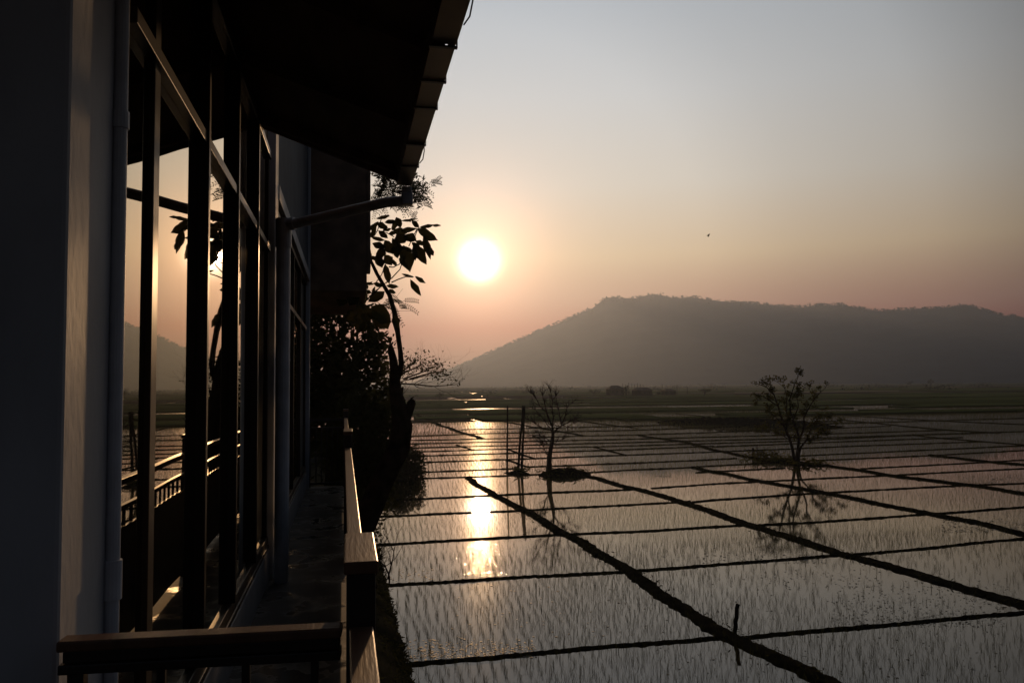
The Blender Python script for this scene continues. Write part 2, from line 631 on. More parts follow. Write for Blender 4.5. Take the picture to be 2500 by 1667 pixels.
def bund(px, w, h, seed, name="earth_bund", ext0=0, ext1=0):
    P = [Vector(on_ground(*p)) for p in px]
    if ext0:
        P.insert(0, P[0] + (P[0] - P[1]).normalized() * ext0)
    if ext1:
        P.append(P[-1] + (P[-1] - P[-2]).normalized() * ext1)
    out = []
    dmean = sum(p.length for p in P) / len(P)
    step = max(.09, dmean * .0042)
    for a, b in zip(P[:-1], P[1:]):
        n = max(2, int((b - a).length / step))
        out += [a.lerp(b, i / n) for i in range(n)]
    out.append(P[-1])
    # ease corners
    for _ in range(3):
        out = [out[0]] + [(out[i - 1] + out[i] * 2 + out[i + 1]) / 4 for i in range(1, len(out) - 1)] + [out[-1]]
    mb = MB()
    K = 9
    for i, p in enumerate(out):
        d = (out[min(i + 1, len(out) - 1)] - out[max(i - 1, 0)]).normalized()
        s = Vector((d.y, -d.x, 0))
        wob = noise.noise(Vector((p.x * .35, p.y * .35, seed))) * w * .45 + noise.noise(Vector((p.x * .09, p.y * .09, seed + 20))) * w * .35
        for j in range(K):
            q = j / (K - 1) * 2 - 1
            ed = 1 + .30 * noise.noise(Vector((p.x * 2.6, p.y * 2.6, seed + (3 if q > 0 else 8)))) + .38 * noise.noise(Vector((p.x * 9, p.y * 9, seed + (5 if q > 0 else 9))))
            hh = h * (1 - abs(q) ** 2.2) * (1 + .28 * noise.noise(Vector((p.x * 3.2, p.y * 3.2, seed + q * 2)))
                                           + (.95 if w < .4 else .45) * noise.noise(Vector((p.x * 7.3, p.y * 7.3, seed + q * 4))))
            c = p + s * (wob + q * w / 2 * ed)
            mb.v.append((c.x, c.y, hh - (.06 if abs(q) == 1 else 0)))
    for i in range(len(out) - 1):
        for j in range(K - 1):
            a = i * K + j
            mb.f.append((a, a + 1, a + K + 1, a + K))
    o = mb.build(name, M["mud"], smooth=True)
    return tag(o, kind="structure")


A1 = [z7(590, 840), z7(700, 900), z7(850, 985), z7(1050, 1095), z7(1250, 1210), z7(1370, 1280), (1454, 1349.5), (1545, 1395), (1596, 1432), (1664, 1477), (1750, 1528), (1795, 1551), (1887, 1599), (2040, 1667)]
A2 = [z7(1440, 815), z7(1600, 838), z7(1750, 880), z7(1880, 915), (1650, 1222), (1750, 1255), (1827, 1281), (1908, 1309), (2052, 1351), (2171, 1385), (2241, 1406), (2380, 1447), (2500, 1482)]
A3 = [(1690, 1141), z8(0, 865), z8(330, 930), z8(600, 980), z8(860, 1025), z8(1200, 1100), z8(1480, 1155), z8(1800, 1215), z8(2138, 1300)]
A4 = [(1560, 1063), (1658, 1077), (1750, 1099), (1835, 1116), (1925, 1133), z8(660, 806), z8(960, 845), z8(1200, 885), z8(1500, 920), z8(1800, 960), z8(2138, 1012)]
A5 = [z8(1480, 745), z8(1800, 780), z8(2138, 812)]
WIDE = [(A1, .54, .085, 0, 6), (A2, .62, .085, 0, 6), (A3, .58, .085, 0, 5), (A4, .58, .085, 0, 5), (A5, .58, .085, 0, 5)]
NARROW = [
    [(987, 1625), (1188, 1608), (1460, 1582), (1750, 1557), (1795, 1552)],
    [(1800, 1556), (2125, 1528), (2465, 1497), (2560, 1488)],
    [(938, 1429), (1222, 1411), (1515, 1397), (1545, 1395)],
    [(1535, 1394), (1750, 1379), (2052, 1355)],
    [(2056, 1356), (2108, 1352), (2500, 1315), (2560, 1309)],
    [(900, 1331), (950, 1329), (1173, 1316), (1377, 1304), (1549, 1297), (1750, 1286), (1827, 1281)],
    [(1835, 1283), (1988, 1276), (2241, 1257), (2346, 1250), (2540, 1235)],
    [(850, 1263), (950, 1260), (1109, 1253), (1269, 1246), (1549, 1232), (1685, 1224)],
    [(1690, 1226), (1750, 1220), (1995, 1204), (2311, 1187), (2540, 1178)],
    [(860, 1224), (985, 1220), (1157, 1212), (1320, 1204), (1543, 1195), (1560, 1194)],
    [(1590, 1192), (1750, 1181), (1936, 1172), (2171, 1160), (2540, 1142)],
    [(960, 1171), (1026, 1168), (1230, 1162), (1317, 1158)],
    [(1422, 1154), (1549, 1147), (1690, 1141)],
    [(1700, 1154), (1750, 1151), (1918, 1143)],
    [(2101, 1144), (2300, 1134), (2540, 1121)],
    [(985, 1154), (1014, 1153), (1237, 1145), (1262, 1144)],
    [(1288, 1140), (1549, 1130), (1700, 1124), (1800, 1119)],
    [(1700, 1139), (1750, 1137), (1890, 1130)],
    [(1978, 1125), (2269, 1112), (2540, 1097)],
    [(985, 1131), (1014, 1129), (1237, 1122), (1549, 1110), (1600, 1108)],
    [(1530, 1111), (1750, 1103), (2060, 1090), (2399, 1078)],
    [(1926, 1114), (2171, 1103), (2540, 1086)],
    [(985, 1115), (1023, 1113), (1269, 1106), (1549, 1097), (1740, 1089)],
    [(1740, 1091), (1960, 1082), (2230, 1072), (2350, 1068)],
    [(985, 1104), (1237, 1096), (1549, 1088), (1900, 1078), (2223, 1063)],
    [(985, 1094), (1549, 1080), (1750, 1075), (1960, 1070), (2437, 1056)],
    [(985, 1084), (1549, 1072), (2000, 1060), (2311, 1050)],
    [(991, 1075), (1173, 1072), (1428, 1064), (1549, 1062), (2050, 1045), (2174, 1040)],
    [(998, 1065), (1173, 1059), (1549, 1050), (1800, 1042), (2055, 1026)],
    [(1125, 1049), (1549, 1040), (1700, 1036)],
    [(2223, 1062), (2540, 1052)], [(2041, 1013), (2500, 1001)], [(1970, 1036), (2500, 1021)],
]
DIAG_FAR = [
    ([(1000, 1005), (1026, 1018), (1071, 1037), (1128, 1057), (1179, 1071)], 0.87, 0.10),
    ([(1116, 1086), (1157, 1099)], 0.37, 0.05), ([(1240, 1097), (1304, 1120)], 0.37, 0.05), ([(1237, 1123), (1288, 1139)], 0.37, 0.05),
    ([(1141, 1012), (1237, 1031), (1348, 1050), (1428, 1064)], 0.62, 0.08),
    ([(1285, 1010), (1396, 1026), (1549, 1045)], 0.68, 0.08), ([(1422, 1008), (1549, 1023), (1700, 1031)], 0.68, 0.08),
    ([(1447, 1091), (1492, 1102), (1524, 1110)], 0.43, 0.05),
    ([(2223, 1062), (2308, 1071), (2399, 1078), (2540, 1089)], 0.43, 0.06), ([(2041, 1013), (2206, 1023), (2346, 1030), (2540, 1038)], 0.56, 0.07),
    ([(2055, 1025), (2174, 1037), (2311, 1050), (2437, 1057)], 0.56, 0.07),
    ([(1650, 1010), (1780, 1022), (1900, 1035), (2060, 1041)], 0.50, 0.06),
    ([(1750, 1006), (1890, 1014)], 0.56, 0.06), ([(1141, 1012), (1300, 1011), (1420, 1008), (1640, 1001), (1850, 999)], 0.99, 0.08),
]
sd = 1
for px, w, h, e0, e1 in WIDE:
    bund(px, w, h, sd * 7.3, ext0=e0, ext1=e1)
    sd += 1
for px in NARROW:
    dm = np.mean([on_ground(*p)[1] for p in px])
    bund(px, .19 + .0012 * dm, .034 + .0003 * dm, sd * 7.3)
    sd += 1
for px, w, h in DIAG_FAR:
    bund(px, w, h, sd * 7.3)
    sd += 1


# short rough grass along the wide bunds
tuft = []
for px in (A1, A2, A3, A4, A5):
    P_ = [Vector(on_ground(*p)) for p in px]
    for a_, b_ in zip(P_[:-1], P_[1:]):
        for _ in range(int((b_ - a_).length * 26)):
            d_ = (b_ - a_).normalized()
            s_ = Vector((d_.y, -d_.x, 0))
            q_ = a_.lerp(b_, rng.random()) + s_ * rng.gauss(0, .15)
            if noise.noise(q_ * .5) > -.1:
                tuft.append((q_.x, q_.y, .06 + abs(rng.gauss(0, .04))))
V, F = leaf_quads(np.array(tuft), .11, 4.0)
tag(np_mesh("grass", V, F, M["leaf_dark"]), kind="stuff")


def mound(name, c0, c1, half, h, seed, mat="mud"):
    """a low earth island, long axis from c0 to c1"""
    a, b = Vector(c0), Vector(c1)
    mb = MB()
    NL, K = 60, 15
    d = (b - a)
    s = Vector((d.y, -d.x, 0)).normalized()
    for i in range(NL + 1):
        t_ = i / NL
        prof_ = max(0.02, math.sin(math.pi * t_) ** .6)
        for j in range(K):
            q = j / (K - 1) * 2 - 1
            p = a.lerp(b, t_) + s * q * half * prof_ * (1 + .35 * noise.noise(Vector((t_ * 7, seed, q > 0))))
            hh = h * prof_ * (1 - q * q) * (1 + .5 * noise.noise(Vector((p.x * 1.5, p.y * 1.5, seed)))) - .04
            mb.v.append((p.x, p.y, hh))
    for i in range(NL):
        for j in range(K - 1):
            k = i * K + j
            mb.f.append((k, k + 1, k + K + 1, k + K))
    return tag(mb.build(name, M[mat], smooth=True), kind="structure")


mound("mound", on_ground(1312, 1160), on_ground(1445, 1158), 1.0, .42, 1.0)
mound("mound", on_ground(1228, 1154), on_ground(1300, 1158), .5, .2, 4.0)
mound("mound", on_ground(1822, 1116), on_ground(2025, 1141), 1.0, .22, 9.0)
mound("mound", on_ground(1600, 1031), on_ground(2060, 1044), 3.2, .9, 13.0)

# bank the house stands on, with the pond edge along it
mb = MB()
ys = np.arange(-4, 60, .25)
EDGE = [(-4, 1.15), (14, 1.12), (19.5, 1.0), (27, .9), (30, .62), (36, .5), (46, 1.2), (47, 3.2), (60, 4.4)]
ex, ey = [e[0] for e in EDGE], [e[1] for e in EDGE]
KB = 14
for yv in ys:
    e = float(np.interp(yv, ex, ey)) + .14 * noise.noise(Vector((0, yv * 1.7, 2))) + .08 * noise.noise(Vector((0, yv * 5, 7)))
    for j in range(KB):
        q = j / (KB - 1)
        x = e + .12 - q ** 1.6 * 9
        d_ = e - x
        z = -.06 + min(1, max(0, d_ + .08) / 1.3) ** .6 * .85 + .12 * noise.noise(Vector((x * 2, yv * 2, 5))) * (d_ > 0)
        mb.v.append((x, yv, z))
for i in range(len(ys) - 1):
    for j in range(KB - 1):
        k = i * KB + j
        mb.f.append((k, k + KB, k + KB + 1, k + 1))
tag(mb.build("river_bank", M["bank"], smooth=True), kind="structure")

# ------------------------------------------------------------------ rice seedlings: rows of thin blades standing in the water
def seedlings(y0, y1, sx, sy, blades, hgt, wid, keep=1.0):
    rows = []
    yv = y0
    while yv < y1:
        xa, xb = .4, yv * 1.0 + 1
        xs = np.arange(math.floor(xa / sx) * sx, xb, sx)
        xs = xs + .04 * np.sin(yv * 1.9 + xs * 3.1) + nrg.normal(0, sx * .08, len(xs))
        rows.append(np.stack([xs, yv + nrg.uniform(-.4, .4, len(xs)) * sy], 1))
        yv += sy
    P = np.concatenate(rows)
    dens = np.array([noise.noise(Vector((p[0] * .13, p[1] * .13, 1.5))) for p in P])
    if y0 > 40:      # further out some cells are thickly planted, others almost open water
        dens = np.array([noise.noise(Vector((p[0] * .035, p[1] * .11 - p[0] * .004, 6.5))) for p in P]) * 1.6
    k = nrg.random(len(P)) < np.clip(keep * (.85 + 1.0 * dens), .12 if y0 < 40 else .5, 1)
    # stay off the bank
    k &= P[:, 0] > np.interp(P[:, 1], ex, ey) + .15
    P = P[k]
    dens = dens[k]
    P = np.repeat(P, blades, 0)
    n = len(P)
    P = P + nrg.normal(0, .018, P.shape)
    h = hgt * nrg.uniform(.45, 1.25, n)
    lean = nrg.normal(0, .30, (n, 2)) * h[:, None]
    a = nrg.uniform(-.7, .7, n)
    s = np.stack([np.cos(a), np.sin(a)], 1) * wid / 2
    z0 = np.full(n, -.02)
    b0 = np.c_[P - s, z0]
    b1 = np.c_[P + s, z0]
    m0 = np.c_[P + lean * .35 - s * .8, h * .62]
    m1 = np.c_[P + lean * .35 + s * .8, h * .62]
    tp = np.c_[P + lean * 1.15 - s * .15, h]
    tq = np.c_[P + lean * 1.15 + s * .15, h]
    V = np.stack([b0, b1, m1, m0, tq, tp], 1).reshape(-1, 3)
    i = np.arange(n)[:, None] * 6
    F = np.concatenate([i + np.array([[0, 1, 2, 3]]), i + np.array([[3, 2, 4, 5]])])
    return V, F


parts_ = [seedlings(12.5, 26, .21, .19, 5, .17, .0048), seedlings(26, 48, .20, .20, 3, .17, .0040),
          seedlings(48, 90, .24, .26, 2, .19, .0095, 1.2), seedlings(90, 150, .34, .45, 2, .24, .020, 1.3),
          seedlings(150, 230, .8, 1.0, 2, .26, .03, .9)]
off = 0
VV, FF = [], []
for V, F in parts_:
    VV.append(V)
    FF.append(F + off)
    off += len(V)
tag(np_mesh("rice_seedlings", np.concatenate(VV), np.concatenate(FF), M["rice"]), kind="stuff")

# scraps of floating weed
pts = []
for (u0, u1, v0, v1, n) in [(1010, 1310, 1555, 1606, 480), (2030, 2460, 1400, 1530, 800), (1850, 2150, 1390, 1440, 110), (1700, 2020, 1335, 1375, 260), (940, 1060, 1390, 1420, 70), (985, 1075, 1560, 1620, 80),
                            (1100, 1600, 1420, 1560, 120), (1600, 2450, 1300, 1660, 260), (2300, 2540, 1255, 1300, 500), (2330, 2540, 1155, 1180, 300), (1600, 1640, 1160, 1164, 40)]:
    for _ in range(n):
        t1 = rng.random()
        p = on_ground(rng.uniform(u0, u1), v0 + (v1 - v0) * (t1 if n < 200 else max(t1, rng.random())))
        pts.append((p[0], p[1]))
P = np.array(pts)
n = len(P)
a = nrg.uniform(0, 6.28, n)
L = nrg.uniform(.014, .052, n) * np.clip(P[:, 1] / 20, .8, 2)
d = np.stack([np.cos(a), np.sin(a)], 1) * L[:, None]
s = np.stack([-np.sin(a), np.cos(a)], 1) * (L * nrg.uniform(.3, .8, n))[:, None]
zq = nrg.uniform(.004, .012, n)
tz = lambda: zq
V = np.stack([np.c_[P - d, tz()], np.c_[P + s, tz()], np.c_[P + d, tz()], np.c_[P - s, tz()]], 1).reshape(-1, 3)
tag(np_mesh("floating_weed", V, np.arange(4 * n).reshape(n, 4), M["weed"]), kind="stuff")

# ------------------------------------------------------------------ the house
FL = 3.85
house = thing("house", "dark house with tall mirror-like windows and low eaves beside the flooded fields", "house", (-2, 6, 0))
w_ = MB()
w_.box(-5, -.675, 2.105, 2.60, 0, 9.6)
w_.build("wall", M["paint"], house, bevel=.012)
# room behind the glass, upper wall, far wall
w_ = MB()
w_.box(-5, -.80, 2.602, 13.30, .0, 9.6)
w_.build("room", M["interior"], house)
w_ = MB()
w_.box(-.798, -.70, 2.602, 7.18, 7.55, 9.6)
w_.build("upper_wall", M["wood"], house)
w_ = MB()
w_.box(-.798, -.655, 7.46, 13.30, 7.34, 9.6)
for k in range(6):
    pass
tl = w_.build("tiled_wall", M["tile"], house)
w_ = MB()
w_.box(-.798, -.62, 7.462, 13.30, 7.20, 7.337)
w_.build("lintel", M["paint"], house, bevel=.006)
w_ = MB()
w_.box(-.798, -.63, 7.18, 7.458, FL, 9.6)
w_.build("pilaster", M["paint"], house, bevel=.006)
w_ = MB()
w_.box(-5, -.62, 13.302, 13.46, 0, 9.6)
w_.build("end_wall", M["paint"], house, bevel=.006)
w_ = MB()
w_.box(-.798, -.662, 2.602, 7.178, 0, 4.115)
w_.box(-.798, -.662, 7.46, 13.30, 0, 4.115)
w_.build("plinth", M["paint"], house, bevel=.008)
for y0_, y1_ in ((2.604, 7.176), (7.462, 13.298)):
    w_ = MB()
    w_.box(-.798, -.663, y0_, y1_, 4.117, 4.153)
    w_.build("sill", M["dark_frame"], house, bevel=.006)
w_ = MB()
w_.box(-.674, .075, 2.10, 13.60, 3.67, FL)
w_.box(-5, .075, -2.0, 2.098, 3.67, FL)
w_.build("balcony_floor", M["floor"], house)
for yy in (2.3, 7.3, 13.3):
    w_ = MB()
    w_.box(-.12, .06, yy, yy + .2, .2, 3.668)
    w_.build("balcony_pillar", M["concrete"], house)


def window(y0, y1, z0, z1, posts, stiles, transom, frame_mat, px=-.652):
    """one glazed bay: outer frame, posts that stand proud, sash stiles, transom, panes"""
    f = MB()
    f.box(-.78, -.672, y0, y1, z0, z0 + .07)
    f.box(-.78, -.665, y0, y1, z1 - .06, z1)
    f.box(-.78, -.688, y0, y0 + .06, z0 + .07, z1 - .06)
    f.box(-.78, -.680, y1 - .06, y1, z0 + .07, z1 - .06)
    fo = f.build("window_frame", M[frame_mat], house, bevel=.004)
    zz = [z0 + .07, z1 - .06]
    for c in posts:
        b_ = MB()
        b_.box(-.775, px, c, c + .05, z0 + .072, z1 - .062)
        b_.build("mullion", M[frame_mat], fo, bevel=.005)
    for c in stiles:
        b_ = MB()
        b_.box(-.775, -.679, c, c + .085, z0 + .075, z1 - .065)
        b_.build("sash_stile", M[frame_mat], fo, bevel=.004)
    cuts = sorted([y0 + .06] + list(posts) + [y1 - .06])
    for a_, b2 in zip(cuts[:-1], cuts[1:]):
        lo = a_ + (.052 if a_ in posts else .002)
        t_ = MB()
        t_.box(-.772, -.662, lo, b2 - .002, transom, transom + .055)
        t_.build("transom", M[frame_mat], fo, bevel=.004)
        p_ = MB()
        p_.box(-.707, -.699, lo, b2 - .002, z0 + .072, transom - .002)
        p_.build("pane", M["glass"], fo)
        p_ = MB()
        p_.box(-.707, -.699, lo, b2 - .002, transom + .057, z1 - .062)
        p_.build("pane", M["glass"], fo)
    return fo


window(2.605, 7.16, 4.155, 7.54, [3.95, 5.0, 6.09], [2.99], 6.66, "dark_frame")
window(7.48, 13.28, 4.155, 7.195, [8.9, 10.3, 11.75], [], 6.40, "dark_frame", -.67)

# roof over the balcony: boarded soffit, rafters, corrugated sheet on top
SL = .36


def rz(x, extra=0.0):
    return 7.26 + (.42 - x) * SL + extra


r_ = MB()
r_.hexa([(-5, -3, rz(-5)), (.42, -3, rz(.42)), (.42, 6.5, rz(.42)), (-5, 6.5, rz(-5)),
         (-5, -3, rz(-5, .05)), (.42, -3, rz(.42, .05)), (.42, 6.5, rz(.42, .05)), (-5, 6.5, rz(-5, .05))])
roof = r_.build("roof", M["wood"], house)
for yy in (.4, 1.6, 2.8, 4.0, 5.2, 6.4):
    q = MB()
    q.hexa([(-.69, yy, rz(-.69, -.10)), (.36, yy, rz(.36, -.06)), (.36, yy + .06, rz(.36, -.06)), (-.69, yy + .06, rz(-.69, -.10)),
            (-.69, yy, rz(-.69, -.002)), (.36, yy, rz(.36, -.002)), (.36, yy + .06, rz(.36, -.002)), (-.69, yy + .06, rz(-.69, -.002))])
    q.build("rafter", M["wood"], roof)
q = MB()
nY = 380
for i in range(nY + 1):
    yy = -3 + 9.62 * i / nY
    zc = .016 * math.sin(yy / .14 * 2 * math.pi)
    for x in (-5, .50):
        q.v.append((x, yy, rz(x, .085) + zc))
    for x in (.50, -5):
        q.v.append((x, yy, rz(x, .078) + zc))
for i in range(nY):
    a = i * 4
    for j in range(4):
        q.f.append((a + j, a + (j + 1) % 4, a + 4 + (j + 1) % 4, a + 4 + j))
q.build("roof_sheet", M["sheet"], roof)
q = MB()
q.hexa([(-3, 6.50, rz(-3, -.10)), (.40, 6.50, rz(.40, -.10)), (.40, 6.53, rz(.40, -.10)), (-3, 6.53, rz(-3, -.10)),
        (-3, 6.50, rz(-3, .06)), (.40, 6.50, rz(.40, .06)), (.40, 6.53, rz(.40, .06)), (-3, 6.53, rz(-3, .06))])
q.build("barge_board", M["wood"], roof)

# gutter: open channel in lengths, strapped to the fascia
g_ = MB()
GY = [-3, -.9, 1.2, 2.9, 3.75, 4.62, 5.35, 6.5]
for i, (a_, b_) in enumerate(zip(GY[:-1], GY[1:])):
    dx = (.0, .003, -.002, .002, -.002, .002, 0)[i]
    dz = (0, .004, -.005, .006, -.003, .005, 0)[i]
    x0, x1, z0, z1 = .385 + dx, .505 + dx, 7.135 + dz, 7.255 + dz
    b_ -= .003
    g_.box(x0, x1, a_, b_, z0, z0 + .006)
    g_.box(x0, x0 + .006, a_, b_, z0 + .006, z1)
    g_.box(x1 - .006, x1, a_, b_, z0 + .006, z1)
gut = g_.build("gutter", M["gutter"], house)
for yy in GY[1:-1] + [2.1, 4.2, 5.9]:
    q = MB()
    q.box(.375, .508, yy - .012, yy + .012, 7.124, 7.133)
    q.box(.508, .513, yy - .012, yy + .012, 7.124, 7.262)
    q.build("gutter_strap", M["iron"], gut)
for yy, ln in ((3.25, .24), (5.5, .28)):
    q = MB()
    q.tube([(.512, yy, 7.24), (.524, yy + ln * .35, 7.16), (.523, yy + ln * .7, 7.13), (.508, yy + ln, 7.125)], .004, 5)
    q.build("loose_wire", M["iron"], gut)

q = MB()
q.box(.425, .515, 6.502, 6.60, 6.985, 7.085)
q.box(.432, .508, 6.508, 6.594, 7.088, 7.133)
q.box(.428, .512, 6.504, 6.598, 7.04, 7.052)
q.build("gutter_outlet", M["outlet"], gut, bevel=.006)
q = MB()
q.tube([(.47, 6.56, 7.025), (.30, 6.63, 7.02), (-.48, 7.07, 6.90), (-.555, 7.1, 6.86)], .043, 14)
q.tube([(-.555, 7.1, 6.90), (-.555, 7.1, 6.2), (-.555, 7.1, FL)], .060, 18)
q.tube([(-.555, 7.1, 6.70), (-.555, 7.1, 6.95)], .068, 18)
q.tube([(-.555, 7.1, 5.72), (-.555, 7.1, 5.735)], .062, 18)
q.tube([(-.46, 7.06, 6.905), (-.56, 7.105, 6.90)], .055, 14)
q.build("downpipe", M["pvc"], house, smooth=False)
q = MB()
q.tube([(-.659, 2.487, FL), (-.659, 2.487, 7.4)], .020, 16)
dp = q.build("downpipe", M["pvc"], house)
for (za, zb, r_p) in ((4.90, 5.01, .026), (6.26, 6.31, .025)):
    q = MB()
    q.tube([(-.659, 2.487, za), (-.659, 2.487, zb)], r_p, 16)
    q.build("pipe_collar", M["pvc"], dp)

# upper storey that juts out beyond the balcony
q = MB()
q.box(-5, .30, 13.62, 18.2, 7.09, 10.2)
q.box(.302, .36, 13.60, 13.9, 7.42, 10.2)
ov = q.build("jutting_storey", M["wood"], house, bevel=.01)

# ------------------------------------------------------------------ railing of the balcony
rail = thing("balcony_railing", "brown balcony railing with capped posts and flat handrail in front of windows", "railing", (0, 1.95, FL))
RX = lambda y: .030 - .0062 * (y - 2)


def rpost(y0, y1, half):
    c = RX(y0)
    p_ = MB()
    p_.box(c - half + .006, c + half - .006, y0 + .012, y1 - .012, FL, 5.052)
    po = p_.build("post", M["rail_post"], rail, bevel=.004)
    p_ = MB()
    p_.box(c - half, c + half, y0, y1, 5.054, 5.084)
    p_.build("post_cap", M["rail"], po, bevel=.004)


rpost(1.945, 2.33, .0405)
rpost(7.47, 8.0, .042)
rpost(14.40, 14.70, .047)
for a_, b_ in ((.2, 1.952), (2.322, 7.478), (7.992, 14.41)):
    q = MB()
    q.beam((RX(a_), a_, 4.932), (RX(b_), b_, 4.932), .057, .04)
    q.build("handrail", M["rail"], rail, bevel=.004)
    q = MB()
    q.beam((RX(a_), a_, 4.76), (RX(b_), b_, 4.76), .030, .03)
    q.build("lower_rail", M["rail_post"], rail)
    q = MB()
    q.beam((RX(a_), a_, 4.62), (RX(b_), b_, 4.62), .022, .71)
    q.build("lower_panel", M["rail_post"], rail)
    n = int((b_ - a_) / .16)
    for i in range(1, n):
        yy = a_ + (b_ - a_) * i / n
        q = MB()
        q.box(RX(yy) - .009, RX(yy) + .009, yy - .009, yy + .009, 4.622, 4.728)
        q.build("baluster", M["rail_post"], rail)
# cross rail that closes the near end of the balcony
q = MB()
A_, B_ = Vector((-.640, 2.015, 4.932)), Vector((-.014, 1.975, 4.932))
q.beam(A_, B_, .058, .024)
q.build("cross_rail", M["rail"], rail, bevel=.005)
q = MB()
q.beam(A_ - Vector((-.01, 0, .026)), B_ - Vector((.005, 0, .026)), .034, .026)
q.beam(A_ - Vector((-.003, 0, .053)), B_ - Vector((.002, 0, .053)), .050, .022)
q.build("cross_rail_base", M["rail_post"], rail, bevel=.003)
for fx in (.06, .35, .65, .9):
    c = A_.lerp(B_, fx)
    q = MB()
    h = .017 if fx < .1 else .009
    q.box(c.x - h, c.x + h, c.y - h, c.y + h, FL, 4.856)
    q.build("baluster", M["rail_post"], rail)

# ------------------------------------------------------------------ iron gate at the far end
gate = thing("iron_gate", "black iron bar gate across the far end of the balcony", "gate", (-.35, 13.42, FL))
q = MB()
q.box(-.60, -.09, 13.40, 13.44, 4.93, 4.97)
q.box(-.60, -.09, 13.40, 13.44, 4.80, 4.83)
q.box(-.60, -.09, 13.40, 13.44, 3.90, 3.94)
q.box(-.62, -.601, 13.40, 13.44, 3.86, 5.0)
q.box(-.089, -.07, 13.40, 13.44, 3.86, 5.0)
q.build("frame", M["iron"], gate)
for i in range(1, 6):
    x = -.60 + .51 * i / 6
    q = MB()
    q.box(x - .009, x + .009, 13.41, 13.43, 3.942, 4.798)
    q.build("bar", M["iron"], gate)

# ------------------------------------------------------------------ trees
def grow(mb, p, d, L, r, depth, tips, spread=.55, up_=.12, rr_=None, shrink=.72, kids=(2, 3), nseg=4, wig=.12):
    """a limb that wanders, then forks; tips collects the twig ends"""
    rr_ = rr_ or rng
    pts, rad = [Vector(p)], [r]
    dd = Vector(d).normalized()
    for i in range(nseg):
        dd = (dd + Vector((rr_.gauss(0, wig), rr_.gauss(0, wig), rr_.gauss(0, wig) + up_ * .3))).normalized()
        pts.append(pts[-1] + dd * L / nseg)
        rad.append(r * (1 - .45 * (i + 1) / nseg))
    mb.tube(pts, rad, 5 if depth > 1 else 4, cap=False)
    if depth <= 0:
        tips.append((pts[-1], dd))
        tips.append((pts[-2], dd))
        return
    for k in range(rr_.randint(*kids)):
        nd = (dd + Vector((rr_.gauss(0, spread), rr_.gauss(0, spread), rr_.gauss(0, spread) + up_))).normalized()
        st = pts[-1] if k < 2 else pts[rr_.randint(1, nseg - 1)]
        grow(mb, st, nd, L * shrink * rr_.uniform(.75, 1.2), rad[-1] * .85, depth - 1, tips, spread, up_, rr_, shrink, kids, nseg, wig)


def limb(px, y, dy, conv=None):
    """limb joints read at the tree's distance, spread out in depth by dy"""
    n = len(px)
    out = []
    for i, p in enumerate(px):
        u, v = conv(*p) if conv else p
        out.append(Vector(on_y(u, v, y + dy * (i / max(1, n - 1)))))
    return out


# -- broken big-leaved tree by the gate
TY = 14.8
teak = thing("broken_tree", "broken tree with a jagged stump and one thin shoot of large leaves beside balcony", "tree", tuple(on_y(880, 1300, TY))[:2] + (.6,))
tr = MB()
base_pts = [on_y(845, 1420, TY - .2), on_y(880, 1300, TY), on_y(930, 1180, TY), on_y(975, 1090, TY), on_y(983, 1040, TY), on_y(974, 996, TY), on_y(965, 950, TY), on_y(964, 912, TY), on_y(960, 877, TY), on_y(954, 852, TY), on_y(953, 838, TY)]
tr.tube([base_pts[0] + np.array([-.15, 0, -1.6])] + base_pts, [.28, .26, .23, .21, .20, .185, .145, .112, .088, .072, .058, .02], 10)
s2 = [on_y(980, 1045, TY), on_y(990, 1022, TY), on_y(999, 1000, TY), on_y(1005, 982, TY), on_y(1007, 974, TY)]
tr.tube(s2, [.13, .10, .085, .082, .03], 8)
s3 = [on_y(970, 968, TY), on_y(979, 957, TY), on_y(985, 944, TY)]
tr.tube(s3, [.07, .045, .006], 6)
for (u, v, u1, v1) in ((951, 838, 958, 826), (956, 840, 960, 833), (1003, 974, 1010, 968), (1010, 985, 1014, 976)):
    tr.tube([on_y(u, v, TY), on_y(u1, v1, TY)], [.025, .003], 5)
shoot = [on_y(*p, TY) for p in ((970, 925), (976, 905), (980, 889), (977, 855), (971, 811), (967, 790), (963, 762), (951, 721), (938, 699), (920, 668), (904, 634), (896, 600))]
tr.tube(shoot, [.06, .055, .052, .045, .046, .062, .046, .04, .035, .033, .028, .02], 8)
tr.tube([on_y(966, 800, TY), on_y(967, 783, TY), on_y(963, 768, TY)], [.02, .088, .02], 8)
trunk = tr.build("trunk", M["bark"], teak, smooth=True)
z6 = lambda x, y: (600 + x / 3.92, 400 + y / 3.92)
for path in (((1510, 905), (1475, 1010), (1400, 1090), (1340, 1140)), ((1600, 1085), (1530, 1080), (1460, 1105), (1395, 1135)), ((1510, 905), (1470, 960), (1410, 990), (1370, 985)),
             ((1340, 1140), (1250, 1210), (1180, 1280), (1130, 1330)), ((1300, 1165), (1240, 1230), (1180, 1270)), ((1200, 860), (1210, 950), (1260, 1030)), ((1640, 620), (1600, 700), (1560, 790)),
             ((1660, 610), (1640, 640), (1610, 720)), ((1480, 545), (1465, 620), (1460, 660)), ((1340, 960), (1300, 1060), (1250, 1130)), ((1420, 700), (1350, 660), (1270, 640)), ((1230, 690), (1260, 640), (1300, 520))):
    pet = MB()
    pet.tube([on_y(*z6(*p), TY + rng.uniform(-.05, .05)) for p in path], [.008, .010, .011, .013][:len(path)] if len(path) == 4 else [.009] * len(path), 5)
    pet.build("twig", M["bark"], teak)
